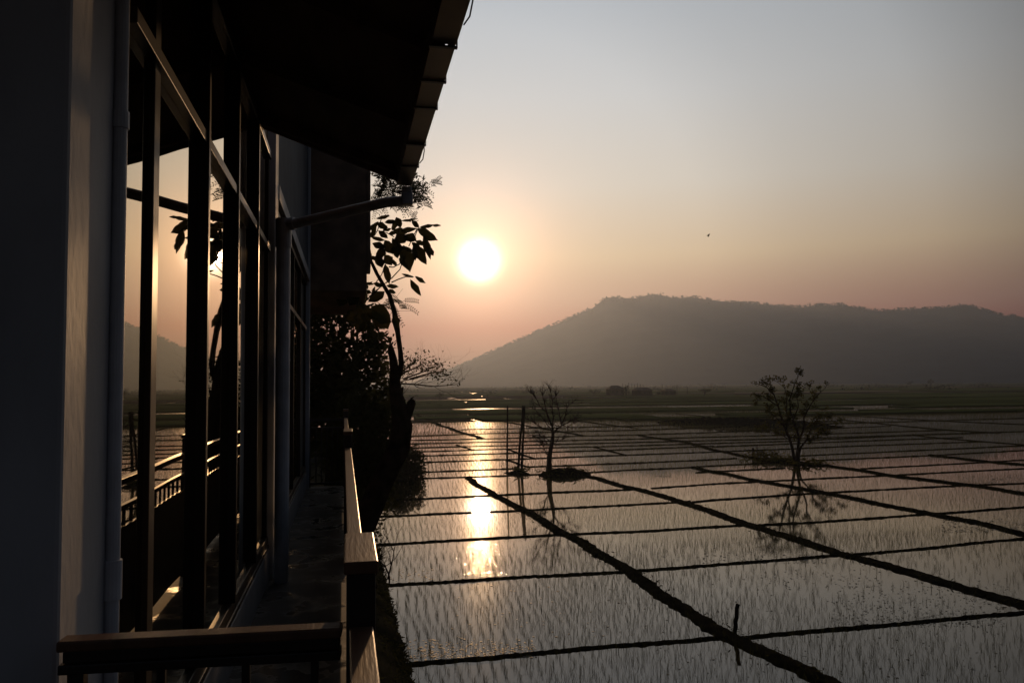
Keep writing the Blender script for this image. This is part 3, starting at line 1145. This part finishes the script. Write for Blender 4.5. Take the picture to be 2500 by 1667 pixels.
LEAVES = [(1380, 495, 1258, 520, 50), (1440, 545, 1340, 560, 60), (1440, 510, 1480, 600, 70), (1480, 545, 1625, 525, 35), (1590, 540, 1650, 605, 50),
          (1660, 610, 1790, 585, 40), (1780, 585, 1860, 590, 45), (1640, 620, 1815, 720, 100), (1410, 640, 1530, 660, 90), (1470, 640, 1620, 620, 60), (1250, 570, 1350, 610, 90),
          (1270, 640, 1350, 705, 70), (1200, 700, 1320, 730, 60), (1330, 730, 1400, 850, 100), (1210, 760, 1330, 800, 80), (1380, 830, 1500, 800, 90), (1520, 680, 1620, 730, 110),
          (1510, 780, 1565, 1005, 150), (1600, 760, 1715, 940, 110), (1620, 740, 1720, 770, 60), (1700, 680, 1760, 890, 70), (1740, 790, 1790, 870, 60), (1250, 870, 1300, 980, 110),
          (1330, 870, 1390, 960, 100), (1330, 960, 1370, 1130, 75), (1390, 910, 1440, 970, 50), (1210, 880, 1230, 920, 60), (1490, 1050, 1600, 1080, 30), (1620, 1075, 1710, 1135, 45),
          (1575, 1105, 1665, 1245, 80), (1140, 1140, 1220, 1150, 35), (1220, 1140, 1310, 1170, 45), (1345, 1165, 1450, 1175, 50), (1365, 1210, 1430, 1230, 50), (1140, 1210, 1195, 1235, 40),
          (1330, 1220, 1190, 1310, 120), (1060, 1230, 1000, 1340, 130), (1070, 1215, 1110, 1320, 50), (1060, 1340, 1180, 1480, 160), (1200, 1360, 1370, 1500, 190), (1250, 1400, 1350, 1560, 170),
          (1410, 1440, 1465, 1560, 60), (1420, 740, 1540, 700, 100), (1230, 640, 1200, 700, 50), (1430, 780, 1450, 890, 80), (1300, 800, 1290, 900, 100), (1400, 640, 1440, 560, 50),
          (1180, 640, 1260, 560, 60), (1100, 600, 1200, 620, 80), (1100, 760, 1190, 900, 100), (1120, 880, 1180, 1000, 90), (940, 1260, 900, 1350, 110), (980, 1400, 1040, 1500, 130), (1120, 1480, 1080, 1600, 120)]
lf = MB()
for (x0, y0, x1, y1, w) in LEAVES:
    dy = rng.uniform(-.7, .7)
    a_, b_ = on_y(*z6(x0, y0), TY + dy), on_y(*z6(x1, y1), TY + dy + rng.uniform(-.12, .12))
    b_ = a_ + (b_ - a_) * 1.14
    lf.big_leaf(a_, b_, w / 3.92 * TY / FPX * .98, (rng.uniform(-.5, .5), -1, rng.uniform(-.1, .6)), .08, .22, rng)
lr = random.Random(3)
for _ in range(26):
    cx_, cy_ = lr.choice([(1260, 700), (1400, 720), (1520, 640), (1330, 860), (1480, 820), (1250, 600), (1150, 1420), (1230, 1480), (1620, 720), (1080, 1380)])
    x0, y0 = cx_ + lr.gauss(0, 60), cy_ + lr.gauss(0, 45)
    an = lr.uniform(-.4, 2.2)
    ln = lr.uniform(70, 150)
    dy = lr.uniform(-.7, .7)
    lf.big_leaf(on_y(*z6(x0, y0), TY + dy), on_y(*z6(x0 + ln * math.cos(an), y0 + ln * math.sin(an)), TY + dy + lr.uniform(-.15, .15)),
                ln * lr.uniform(.34, .5) / 3.92 * TY / FPX, (lr.uniform(-.6, .6), -1, lr.uniform(-.2, .8)), .1, .25, lr)
lf.build("foliage", M["leaf_big"], teak)


# -- leafy trees behind, filling the gap between house and water
def foliage_cloud(blobs, nper, size, y0, dy, elong=2.0):
    C = []
    for (u, v, ru, rv, n) in blobs:
        # clumps within the blob, leaves around each clump
        for _ in range(n):
            a_ = rng.uniform(0, 6.28)
            q = rng.random() ** .55
            yy = y0 + rng.uniform(-dy, dy)
            c = on_y(u + ru * q * math.cos(a_), v + rv * q * math.sin(a_), yy)
            m_ = rng.randint(int(nper * .5), int(nper * 1.5))
            C.append(c + nrg.normal(0, .16, (m_, 3)))
    C = np.concatenate(C)
    return leaf_quads(C, size, elong, .2)


def leafy_tree(name, label, base, limbs_px, blobs, nper, size, y0, dy, rad, leafmat, elong=2.0, group=None, twig=2):
    t_ = thing(name, label, "tree", base, group)
    tm = MB()
    tips = []
    for px in limbs_px:
        L_ = limb(px, y0, rng.uniform(-dy, dy) * .6)
        r_ = [rad * (1 - .8 * i / max(1, len(L_) - 1)) for i in range(len(L_))]
        tm.tube(L_, r_, 7)
        for i in range(1, len(L_)):
            for _ in range(twig):
                d_ = (L_[i] - L_[i - 1]).normalized() + Vector((rng.gauss(0, .6), rng.gauss(0, .6), rng.gauss(0.1, .5)))
                grow(tm, L_[i], d_, (L_[-1] - L_[0]).length * .22, r_[i] * .5, 2, tips, .6)
    tm.build("trunk", M["bark"], t_)
    V, F = foliage_cloud(blobs, nper, size, y0, dy, elong)
    np_mesh("crown", V, F, M[leafmat], t_)
    return t_


leafy_tree("leafy_tree", "dense dark small-leaved tree filling the gap behind the iron gate", (.2, 21, .6),
           [((800, 1200), (810, 1080), (800, 960), (820, 860), (800, 760)), ((810, 1080), (850, 960), (880, 880), (900, 830)), ((805, 1000), (770, 900), (755, 800)), ((850, 960), (900, 930), (940, 900))],
           [(770, 890, 65, 150, 170), (840, 850, 70, 100, 52), (820, 750, 85, 50, 34), (880, 940, 75, 70, 56), (800, 1020, 120, 80, 220), (895, 810, 35, 55, 10), (905, 870, 45, 55, 30)],
           16, .19, 21, 2.2, .12, "leaf_dark")
feather = leafy_tree("feathery_tree", "tall feathery-leaved tree whose top shows behind the gutter outlet", (1.0, 24, .6),
                     [((860, 1180), (870, 1000), (872, 800), (875, 640), (885, 520), (925, 480), (970, 468)), ((925, 480), (945, 430), (942, 400)), ((970, 468), (1010, 470), (1040, 465)), ((872, 800), (920, 750), (960, 738))],
                     [(945, 450, 24, 24, 22), (1000, 470, 32, 26, 26)], 15, .15, 24, .6, .05, "leaf_dark", 3.2, None, 0)
# leaf sprays: a stalk with paired leaflets
fr_, fb = random.Random(9), MB()
for (u, v, su, sv, n) in ((1012, 468, 20, 18, 30), (945, 440, 18, 22, 22), (955, 400, 10, 14, 10), (975, 495, 20, 6, 10), (965, 742, 16, 8, 12), (930, 485, 22, 10, 16)):
    for _ in range(n):
        p = Vector(on_y(fr_.gauss(u, su), fr_.gauss(v, sv), 24 + fr_.uniform(-.6, .6)))
        d_ = Vector((fr_.gauss(.5, .7), fr_.gauss(0, .5), fr_.gauss(-.15, .5))).normalized()
        L_ = fr_.uniform(.28, .55)
        sd_ = d_.cross(Vector((fr_.gauss(0, .5), -1, fr_.gauss(0, .5)))).normalized()
        dn_ = Vector((0, 0, -.10))
        fb.tube([p, p + d_ * L_ * .5 + dn_ * .2, p + d_ * L_ + dn_], [.006, .005, .002], 3, cap=False)
        for k in range(1, 9):
            c = p + d_ * (L_ * k / 8) + dn_ * (k / 8) ** 2
            ln = .11 * (1 - .06 * abs(k - 4))
            for sg in (-1, 1):
                e_ = (sd_ * sg + d_ * .5).normalized() * ln
                w2 = d_ * .018
                fb.add([c, c + e_ * .5 + w2, c + e_, c + e_ * .5 - w2], [(0, 1, 2, 3)])
fb.build("leaf_sprays", M["leaf_dark"], feather)
leafy_tree("spreading_tree", "thin bare-branched tree spreading sideways past the broken trunk over the fields", (2.0, 28, .4),
           [((930, 1110), (945, 1000), (955, 940), (990, 928), (1040, 918), (1080, 912)), ((960, 935), (1010, 938), (1060, 943), (1098, 940), (1114, 932)), ((950, 950), (985, 905), (1010, 885), (1025, 872)), ((975, 915), (1020, 895), (1045, 880)), ((985, 925), (1040, 905), (1065, 892)), ((1000, 925), (1060, 908), (1098, 915))],
           [(1015, 883, 28, 18, 18), (1050, 890, 22, 12, 14), (1080, 908, 18, 10, 10), (985, 905, 30, 22, 20), (1110, 932, 8, 4, 3), (1060, 905, 30, 10, 10), (940, 900, 40, 30, 22)],
           7, .12, 28, .9, .032, "leaf_dark", 2.2, None, 3)

# shrubs and weeds on the bank, below the balcony
def shrub(name, label, base, blobs, nper, size, y0, dy, mat="leaf_dark", elong=2.4):
    t_ = thing(name, label, "shrub", base)
    V, F = foliage_cloud(blobs, nper, size, y0, dy, elong)
    np_mesh("foliage", V, F, M[mat], t_)
    st = MB()
    tips = []
    for _ in range(5):
        grow(st, Vector(base) + Vector((rng.gauss(0, .2), rng.gauss(0, .2), 0)), (rng.gauss(0, .4), rng.gauss(0, .4), 1), .7, .025, 2, tips)
    st.build("stems", M["bark"], t_)
    return t_


shrub("shrub", "rounded dark shrub at the waterline right of the broken trunk", tuple(on_ground(1000, 1166)), [(995, 1130, 38, 38, 120), (1010, 1150, 26, 18, 50), (985, 1100, 20, 14, 16), (960, 1140, 30, 40, 60)], 14, .22, 47.5, 1.0)
shrub("shrub", "dark shrub growing on the bank under the leaning trunk", (.2, 18, .7), [(860, 1120, 70, 80, 160), (900, 1200, 45, 60, 90), (930, 1060, 40, 70, 90), (880, 1010, 60, 50, 90)], 14, .16, 18, 1.4)
shrub("shrub", "low weedy shrub hanging over the pond edge beside the near railing post", (.6, 20, .7), [(900, 1300, 22, 25, 20), (912, 1330, 12, 16, 12)], 12, .10, 24, 1.0)
gv = []
for _ in range(5200):
    yv = rng.uniform(5, 34)
    e = float(np.interp(yv, ex, ey))
    x = e - abs(rng.gauss(0, .42)) + .05
    if x < .1 and yv < 13:
        continue
    gv.append((x, yv, .06 + min(.8, max(0, e - x) * .6)))
C = np.array(gv)
C = np.repeat(C, 3, 0) + nrg.normal(0, .05, (len(C) * 3, 3))
V, F = leaf_quads(C, .13, 3.5)
tag(np_mesh("undergrowth", V, F, M["leaf_dark"]), kind="stuff")

wl = MB()
wl.box(-6, 3.28, 50.3, 50.6, 0, 2.1)
wl.box(-6, 3.32, 50.28, 50.62, 2.102, 2.18)
tag(wl.build("boundary_wall", M["concrete"], bevel=.01), "low dark boundary wall behind the shrub at the waterline", "wall")

# -- bare tree on the island
BC = lambda x, y: (1250 + x / 5.228, 900 + y / 5.228)
BY = float(on_ground(1338, 1160)[1])
bare = thing("bare_tree", "leafless tree standing on a small earth island beside the poles", "tree", tuple(on_ground(1340, 1160))[:2] + (.25,))
tm = MB()
tips = []
br = random.Random(5)
trunk_px = [(472, 1365), (474, 1200), (478, 1110), (500, 1000), (515, 920), (520, 850)]
T_ = limb(trunk_px, BY, .1, BC)
tm.tube(T_, [.20, .155, .15, .125, .115, .10], 8)
tm.build("trunk", M["bark_far"], bare, smooth=True)
tm = MB()
for px, dy, r in ([(520, 860), (515, 740), (470, 640), (440, 540), (415, 440), (390, 340)], .3, .075), ([(515, 850), (570, 775), (640, 725), (710, 690), (790, 650)], -.5, .065), ([(635, 725), (615, 640), (600, 545), (580, 470), (560, 350)], .6, .05), \
        ([(478, 1110), (440, 1085), (425, 1050), (405, 990)], -.2, .05), ([(510, 800), (440, 700), (370, 600), (300, 520)], -.7, .045), ([(505, 940), (440, 890), (370, 855), (290, 850)], .5, .035), ([(508, 790), (400, 760), (300, 700), (215, 650)], .4, .04), \
        ([(515, 740), (530, 620), (510, 500), (520, 400), (490, 300)], -.4, .045), ([(640, 720), (700, 740), (780, 690)], .3, .03), ([(640, 700), (680, 600), (700, 500), (760, 440)], -.6, .04), ([(450, 560), (360, 480), (310, 380), (265, 320)], .2, .035), ([(515, 980), (570, 930), (640, 900)], .4, .03), ([(505, 960), (450, 970), (390, 940), (330, 930)], -.4, .03):
    L_ = limb(px, BY, dy, BC)
    r_ = [r * (1 - .75 * i / (len(L_) - 1)) for i in range(len(L_))]
    tm.tube(L_, r_, 5)
    for i in range(1, len(L_)):
        for _ in range(3 if i > 1 else 2):
            d_ = (L_[i] - L_[i - 1]).normalized() + Vector((br.gauss(0, .55), br.gauss(0, .55), br.gauss(.15, .45)))
            grow(tm, L_[i], d_, .30 * br.uniform(.6, 1.2), max(.030, r_[i] * .6), 3, tips, .5, .12, br, .78, (2, 3), 3, .15)
tm.build("crown", M["bark_far"], bare)

# -- leafy tree further right
RC = lambda x, y: (1800 + x / 6.03, 890 + y / 6.03)
RY = float(on_ground(1943, 1133)[1])
rtree = thing("young_tree", "sparse olive-leaved tree with several stems on a grassy island in the fields", "tree", tuple(on_ground(1943, 1133))[:2] + (.3,))
tm = tw = MB()
tips = []
STEMS = [([(845, 1450), (838, 1380), (820, 1280), (770, 1080), (700, 930), (650, 780), (600, 600), (540, 440), (430, 330), (350, 300)], .3, .13),
         ([(865, 1450), (870, 1400), (890, 1250), (910, 1100), (880, 970), (830, 830), (780, 680), (770, 520), (830, 330), (890, 200)], -.3, .12),
         ([(900, 1440), (905, 1380), (930, 1220), (1010, 1120), (1080, 960), (1120, 860), (1200, 790), (1280, 780)], .6, .09),
         ([(908, 1110), (960, 1000), (990, 880), (980, 790), (1030, 680), (1100, 560), (1150, 490), (1230, 400), (1290, 350)], -.7, .08),
         ([(720, 960), (740, 800), (720, 650), (730, 500), (700, 350), (600, 260)], .9, .06), ([(610, 620), (480, 530), (350, 450), (300, 500)], -.5, .05),
         ([(690, 900), (560, 760), (480, 700)], .6, .045), ([(790, 1120), (640, 1020), (480, 1000), (380, 990)], .4, .04), ([(1060, 1000), (1150, 1010), (1250, 980)], -.4, .035), ([(1080, 600), (1130, 620), (1250, 660)], .5, .035),
         ([(1130, 500), (1090, 420), (1060, 370)], .2, .03), ([(830, 800), (900, 620), (880, 500)], -.9, .05), ([(1120, 860), (1300, 850), (1430, 850)], .2, .03), ([(1010, 1120), (1080, 1110), (1150, 1090)], .5, .03)]
for k, (px, dy, r) in enumerate(STEMS):
    L_ = limb(px, RY, dy, RC)
    r_ = [r * (1 - .82 * i / (len(L_) - 1)) for i in range(len(L_))]
    (tm if k < 3 else tw).tube(L_, r_, 6)
    for i in range(3 if k < 4 else 1, len(L_)):
        for _ in range(2):
            d_ = (L_[i] - L_[i - 1]).normalized() + Vector((br.gauss(0, .7), br.gauss(0, .6), br.gauss(.1, .5)))
            grow(tw, L_[i], d_, .29 * br.uniform(.6, 1.3), max(.020, r_[i] * .55), 2, tips, .6, .1, br, .75, (2, 3), 3, .15)
tm.build("trunk", M["bark_far"], rtree, smooth=True)
C = []
for p, d_ in tips:
    u_ = (p.x - on_y(1800, 900, RY)[0])
    k = br.random()
    bareish = p.x > on_y(1975, 900, RY)[0] and p.z > 3.6
    if k < (.12 if bareish else .55):
        C.append(np.array(p) + nrg.normal(0, .085, (br.randint(3, 9), 3)))
V, F = leaf_quads(np.concatenate(C), .15, 1.9)
np_mesh("crown", V, F, M["leaf_olive"], rtree)

# grass and scrub on the two islands
gp = []
for (u, v, su, n, hh) in ((1385, 1158, 28, 260, .3), (1340, 1160, 14, 90, .25), (1905, 1127, 38, 420, .28), (1860, 1117, 25, 260, .36), (1970, 1136, 30, 200, .2), (1730, 1034, 120, 700, .7), (1950, 1044, 60, 260, .7), (1272, 1154, 12, 90, .3)):
    for _ in range(n):
        p = on_ground(rng.gauss(u, su), v + rng.gauss(0, 2.0))
        gp.append((p[0], p[1], abs(rng.gauss(0, hh * .5)) + .1, hh))
G = np.array(gp)
V, F = leaf_quads(G[:, :3], .3, 4.0)
tag(np_mesh("grass", V, F, M["leaf_olive"]), kind="stuff")

# ------------------------------------------------------------------ poles, stake and stumps in the water
def pole(px0, px1, r0, r1, label, name="wooden_pole", cat="pole", mat="post", group=None):
    b0 = Vector(on_ground(*px0))
    top = Vector(on_y(*px1, b0.y))
    q = MB()
    k = 7
    pts_ = [b0 + Vector((0, 0, -.3))] + [b0.lerp(top, i / k) + Vector((rng.gauss(0, r0 * .12), rng.gauss(0, r0 * .12), 0)) for i in range(k + 1)]
    q.tube(pts_, [r0] + [r0 + (r1 - r0) * i / k for i in range(k + 1)], 8)
    return tag(q.build(name, M[mat], smooth=True), label, cat, group), top


GRP = "poles standing in the flooded field"
_, p1 = pole((1238, 1154), (1239, 990), .062, .045, "thin upright pole standing alone left of the paired poles", group=GRP)
_, p2 = pole((1264, 1152), (1277, 990), .085, .06, "left, slanting one of the two thick paired poles", group=GRP)
_, p3 = pole((1273, 1154), (1281, 991), .085, .06, "right, straighter one of the two thick paired poles", group=GRP)
q = MB()
q.tube([p1 + Vector((-.28, 0, -.13)), p1.lerp(p2, .5) + Vector((0, 0, -.14)), p3 + Vector((.3, 0, -.15))], .022, 6)
tag(q.build("cross_pole", M["post"]), "thin horizontal pole lashed across the tops of the three poles", "pole")
pole((1793, 1549), (1801, 1474), .050, .046, "short stake leaning where two muddy bunds meet", "wooden_stake", "stake")
pole((1838, 1116), (1838, 1093), .07, .06, "stubby thick stump on the grassy island left of the leafy tree", "wooden_stump", "stump")
pole((1849, 1117), (1848, 1086), .035, .025, "thin taller stick on the grassy island left of leafy tree", "wooden_stick", "stick")
q = MB()
q.tube([on_y(1840, 1096, 54), on_y(1848, 1104, 54), on_y(1860, 1101, 54), on_y(1870, 1109, 54)], .03, 5)
tag(q.build("bent_branch", M["post"]), "bent dead branch arching between stumps and leafy tree", "branch")

# ------------------------------------------------------------------ far trees, houses and posts
def far_tree(u, v0, h_px, w_px, label, umbrella=0.0, seed=0, name="far_tree"):
    rr_ = random.Random(seed)
    b0 = Vector(on_ground(u, v0))
    D = b0.y
    H_, W_ = h_px * D / FPX, w_px * D / FPX
    t_ = thing(name, label, "tree", tuple(b0), "far trees scattered over the fields")
    tm = MB()
    top = b0 + Vector((0, 0, H_ * .55))
    tm.tube([b0, b0.lerp(top, .5) + Vector((H_ * .02, 0, 0)), top], [H_ * .05, H_ * .04, H_ * .03], 6)
    C = []
    for _ in range(14):
        a_ = rr_.uniform(0, 6.28)
        q = rr_.random() ** .5
        zc = H_ * (rr_.uniform(.72, .95) if umbrella else rr_.uniform(.35, .92))
        c = b0 + Vector((math.cos(a_) * q * W_ / 2, math.sin(a_) * q * W_ / 2, zc * (1 if umbrella else 1 - .15 * q)))
        tm.tube([b0.lerp(top, rr_.uniform(.5, 1)), c], [H_ * .018, H_ * .006], 4)
        C.append(np.array(c) + nrg.normal(0, 1, (26, 3)) * np.array([W_ * .10, W_ * .10, H_ * (.05 if umbrella else .08)]))
    tm.build("trunk", M["bark_far"], t_)
    V, F = leaf_quads(np.concatenate(C), H_ * .10, 1.6)
    np_mesh("crown", V, F, M["leaf_far"], t_)
    return t_


far_tree(1073, 975, 17, 22, "small rounded far tree just right of the broken trunk stubs", seed=1)
far_tree(1010, 975, 14, 22, "low far tree nearest the broken trunk, partly behind its stubs", seed=2)
far_tree(1294, 963, 11, 26, "low wide far bush above the bare tree, left of the hamlet", .0, seed=3)
far_tree(1450, 966, 18, 34, "shaggy far tree at the left end of the hamlet", seed=4)
far_tree(1720, 968, 20, 30, "umbrella-shaped far tree standing alone right of the hamlet", 1, seed=5)
far_tree(1487, 967, 18, 16, "dark far tree pressed against the left side of roofed far house", seed=6)
far_tree(1530, 966, 27, 20, "spiky palm-like far tree between the far house and barn", seed=7)
far_tree(1607, 966, 14, 14, "small far bush right of the long far barn", seed=8)
far_tree(2222, 942, 15, 20, "round bushy far tree, left of the lollipop-shaped one near the horizon", seed=9)
far_tree(2272, 942, 20, 15, "lollipop-shaped far tree on thin trunk near the right horizon", 0, seed=10)
far_tree(1707, 943, 8, 9, "tiny hazy far tree above and left of the umbrella-shaped one", seed=12)
far_tree(1738, 943, 9, 9, "tiny hazy far tree above and right of the umbrella-shaped one", seed=13)
far_tree(1965, 951, 10, 10, "small dark far tree beside the top of the leafy tree", seed=14)
far_tree(1790, 956, 5, 14, "flat low far bush on the green field left of leafy tree", seed=15)
far_tree(2182, 948, 5, 8, "very small dark far bush just left of the round far tree", seed=16)
far_tree(2400, 930, 5, 16, "flat hazy far bush close to the right edge of the view", seed=17)


def far_house(u0, u1, v_eave, v_top, v_base, label, name="far_house", hip=.25):
    b0, b1 = on_ground(u0, v_base), on_ground(u1, v_base)
    D = b0[1]
    x0, x1 = b0[0], on_y(u1, v_base, D)[0]
    ze, zt = on_y(u0, v_eave, D)[2], on_y(u0, v_top, D)[2]
    t_ = thing(name, label, "house", ((x0 + x1) / 2, D, 0))
    q = MB()
    q.box(x0, x1, D, D + 6, -.2, ze)
    q.build("wall", M["house"], t_)
    q = MB()
    o = .6
    xm = (x1 - x0) * hip
    q.add([(x0 - o, D - o, ze), (x1 + o, D - o, ze), (x1 + o, D + 6 + o, ze), (x0 - o, D + 6 + o, ze), (x0 + xm, D + 3, zt), (x1 - xm, D + 3, zt)],
          [(0, 1, 5, 4), (1, 2, 5), (2, 3, 4, 5), (3, 0, 4), (3, 2, 1, 0)])
    q.build("roof", M["sheet"], t_)
    q = MB()
    nwin = 3
    for i in range(nwin):
        c = x0 + (x1 - x0) * (i + .5) / nwin
        q.box(c - .4, c + .4, D - .03, D + .01, ze * .45, ze * .8)
    q.build("windows", M["interior"], t_)


far_house(1490, 1524, 950, 941, 967, "small far house with hipped roof between dark trees")
far_house(1556, 1592, 953, 946, 968, "long low far barn with ridged roof right of the palm-like tree", "far_barn", .12)
far_house(1627, 1650, 954, 949, 966, "tiny hazy far hut with low roof at right end of hamlet", "far_hut", .2)
k = 0
for u, vt in ((1538, 936), (1545, 938), (1553, 934), (1561, 936), (1568, 938), (1575, 935), (1582, 937)):
    b0 = Vector(on_ground(u, 967)) + Vector((0, 9, 0))
    q = MB()
    q.tube([b0, Vector((b0.x, b0.y, on_y(u, vt, b0.y)[2]))], .09, 5)
    tag(q.build("fence_pole", M["post"]), "thin tall pole rising behind the far barn", "pole", "tall poles behind the far barn")
for u, vt, lb in ((1617, 938, "thin far pole between the barn and the hut"), (1653, 939, "thin far pole just right of the far hut"), (1678, 944, "thin far pole between the hut and umbrella-shaped tree")):
    b0 = Vector(on_ground(u, 963))
    q = MB()
    q.tube([b0, Vector((b0.x, b0.y, on_y(u, vt, b0.y)[2]))], .12, 5)
    tag(q.build("far_pole", M["post"]), lb, "pole", "far poles by the hamlet")

# ------------------------------------------------------------------ swallow in the sky
bd = thing("bird", "small dark bird flying high over the hill with wings swept back", "bird", tuple(on_y(1729, 574, 40)))
bp = Vector(on_y(1729, 574, 40))
h_, l_ = Vector(on_y(1733, 571, 40)), Vector(on_y(1726, 577.5, 40))
q = MB()
q.tube([h_, h_.lerp(l_, .2), h_.lerp(l_, .6), l_], [.006, .032, .028, .004], 8)
q.build("body", M["bird"], bd, smooth=True)
for tip, dd in ((on_y(1725, 575.5, 39.85), -.01), (on_y(1729.5, 579.5, 40.15), .01)):
    q = MB()
    tip = Vector(tip)
    c0, c1 = h_.lerp(l_, .15), h_.lerp(l_, .65)
    md = c0.lerp(tip, .45) + (c0 - l_) * .18
    th = Vector((0, .004, .004))
    q.add([c0 + th, md + th, tip, c1 + th, c0 - th, md - th, tip - th * .5, c1 - th],
          [(0, 1, 2, 3), (7, 6, 5, 4), (0, 4, 5, 1), (1, 5, 6, 2), (2, 6, 7, 3), (3, 7, 4, 0)])
    q.build("wing", M["bird"], bd)

# ------------------------------------------------------------------ haze
q = MB()
q.box(-1700, 3400, -80, 3900, -3.0, 450)
hm = bpy.data.materials.new("haze_air")
hm.use_nodes = True
t = hm.node_tree
t.nodes.clear()
pv = N(t, "ShaderNodeVolumePrincipled")
pv.inputs["Color"].default_value = (.57, .69, .91, 1)
pv.inputs["Density"].default_value = 1.68e-4
pv.inputs["Anisotropy"].default_value = .67
out = N(t, "ShaderNodeOutputMaterial")
t.links.new(pv.outputs[0], out.inputs["Volume"])
hm.cycles.homogeneous_volume = True
tag(q.build("haze", hm), kind="stuff")
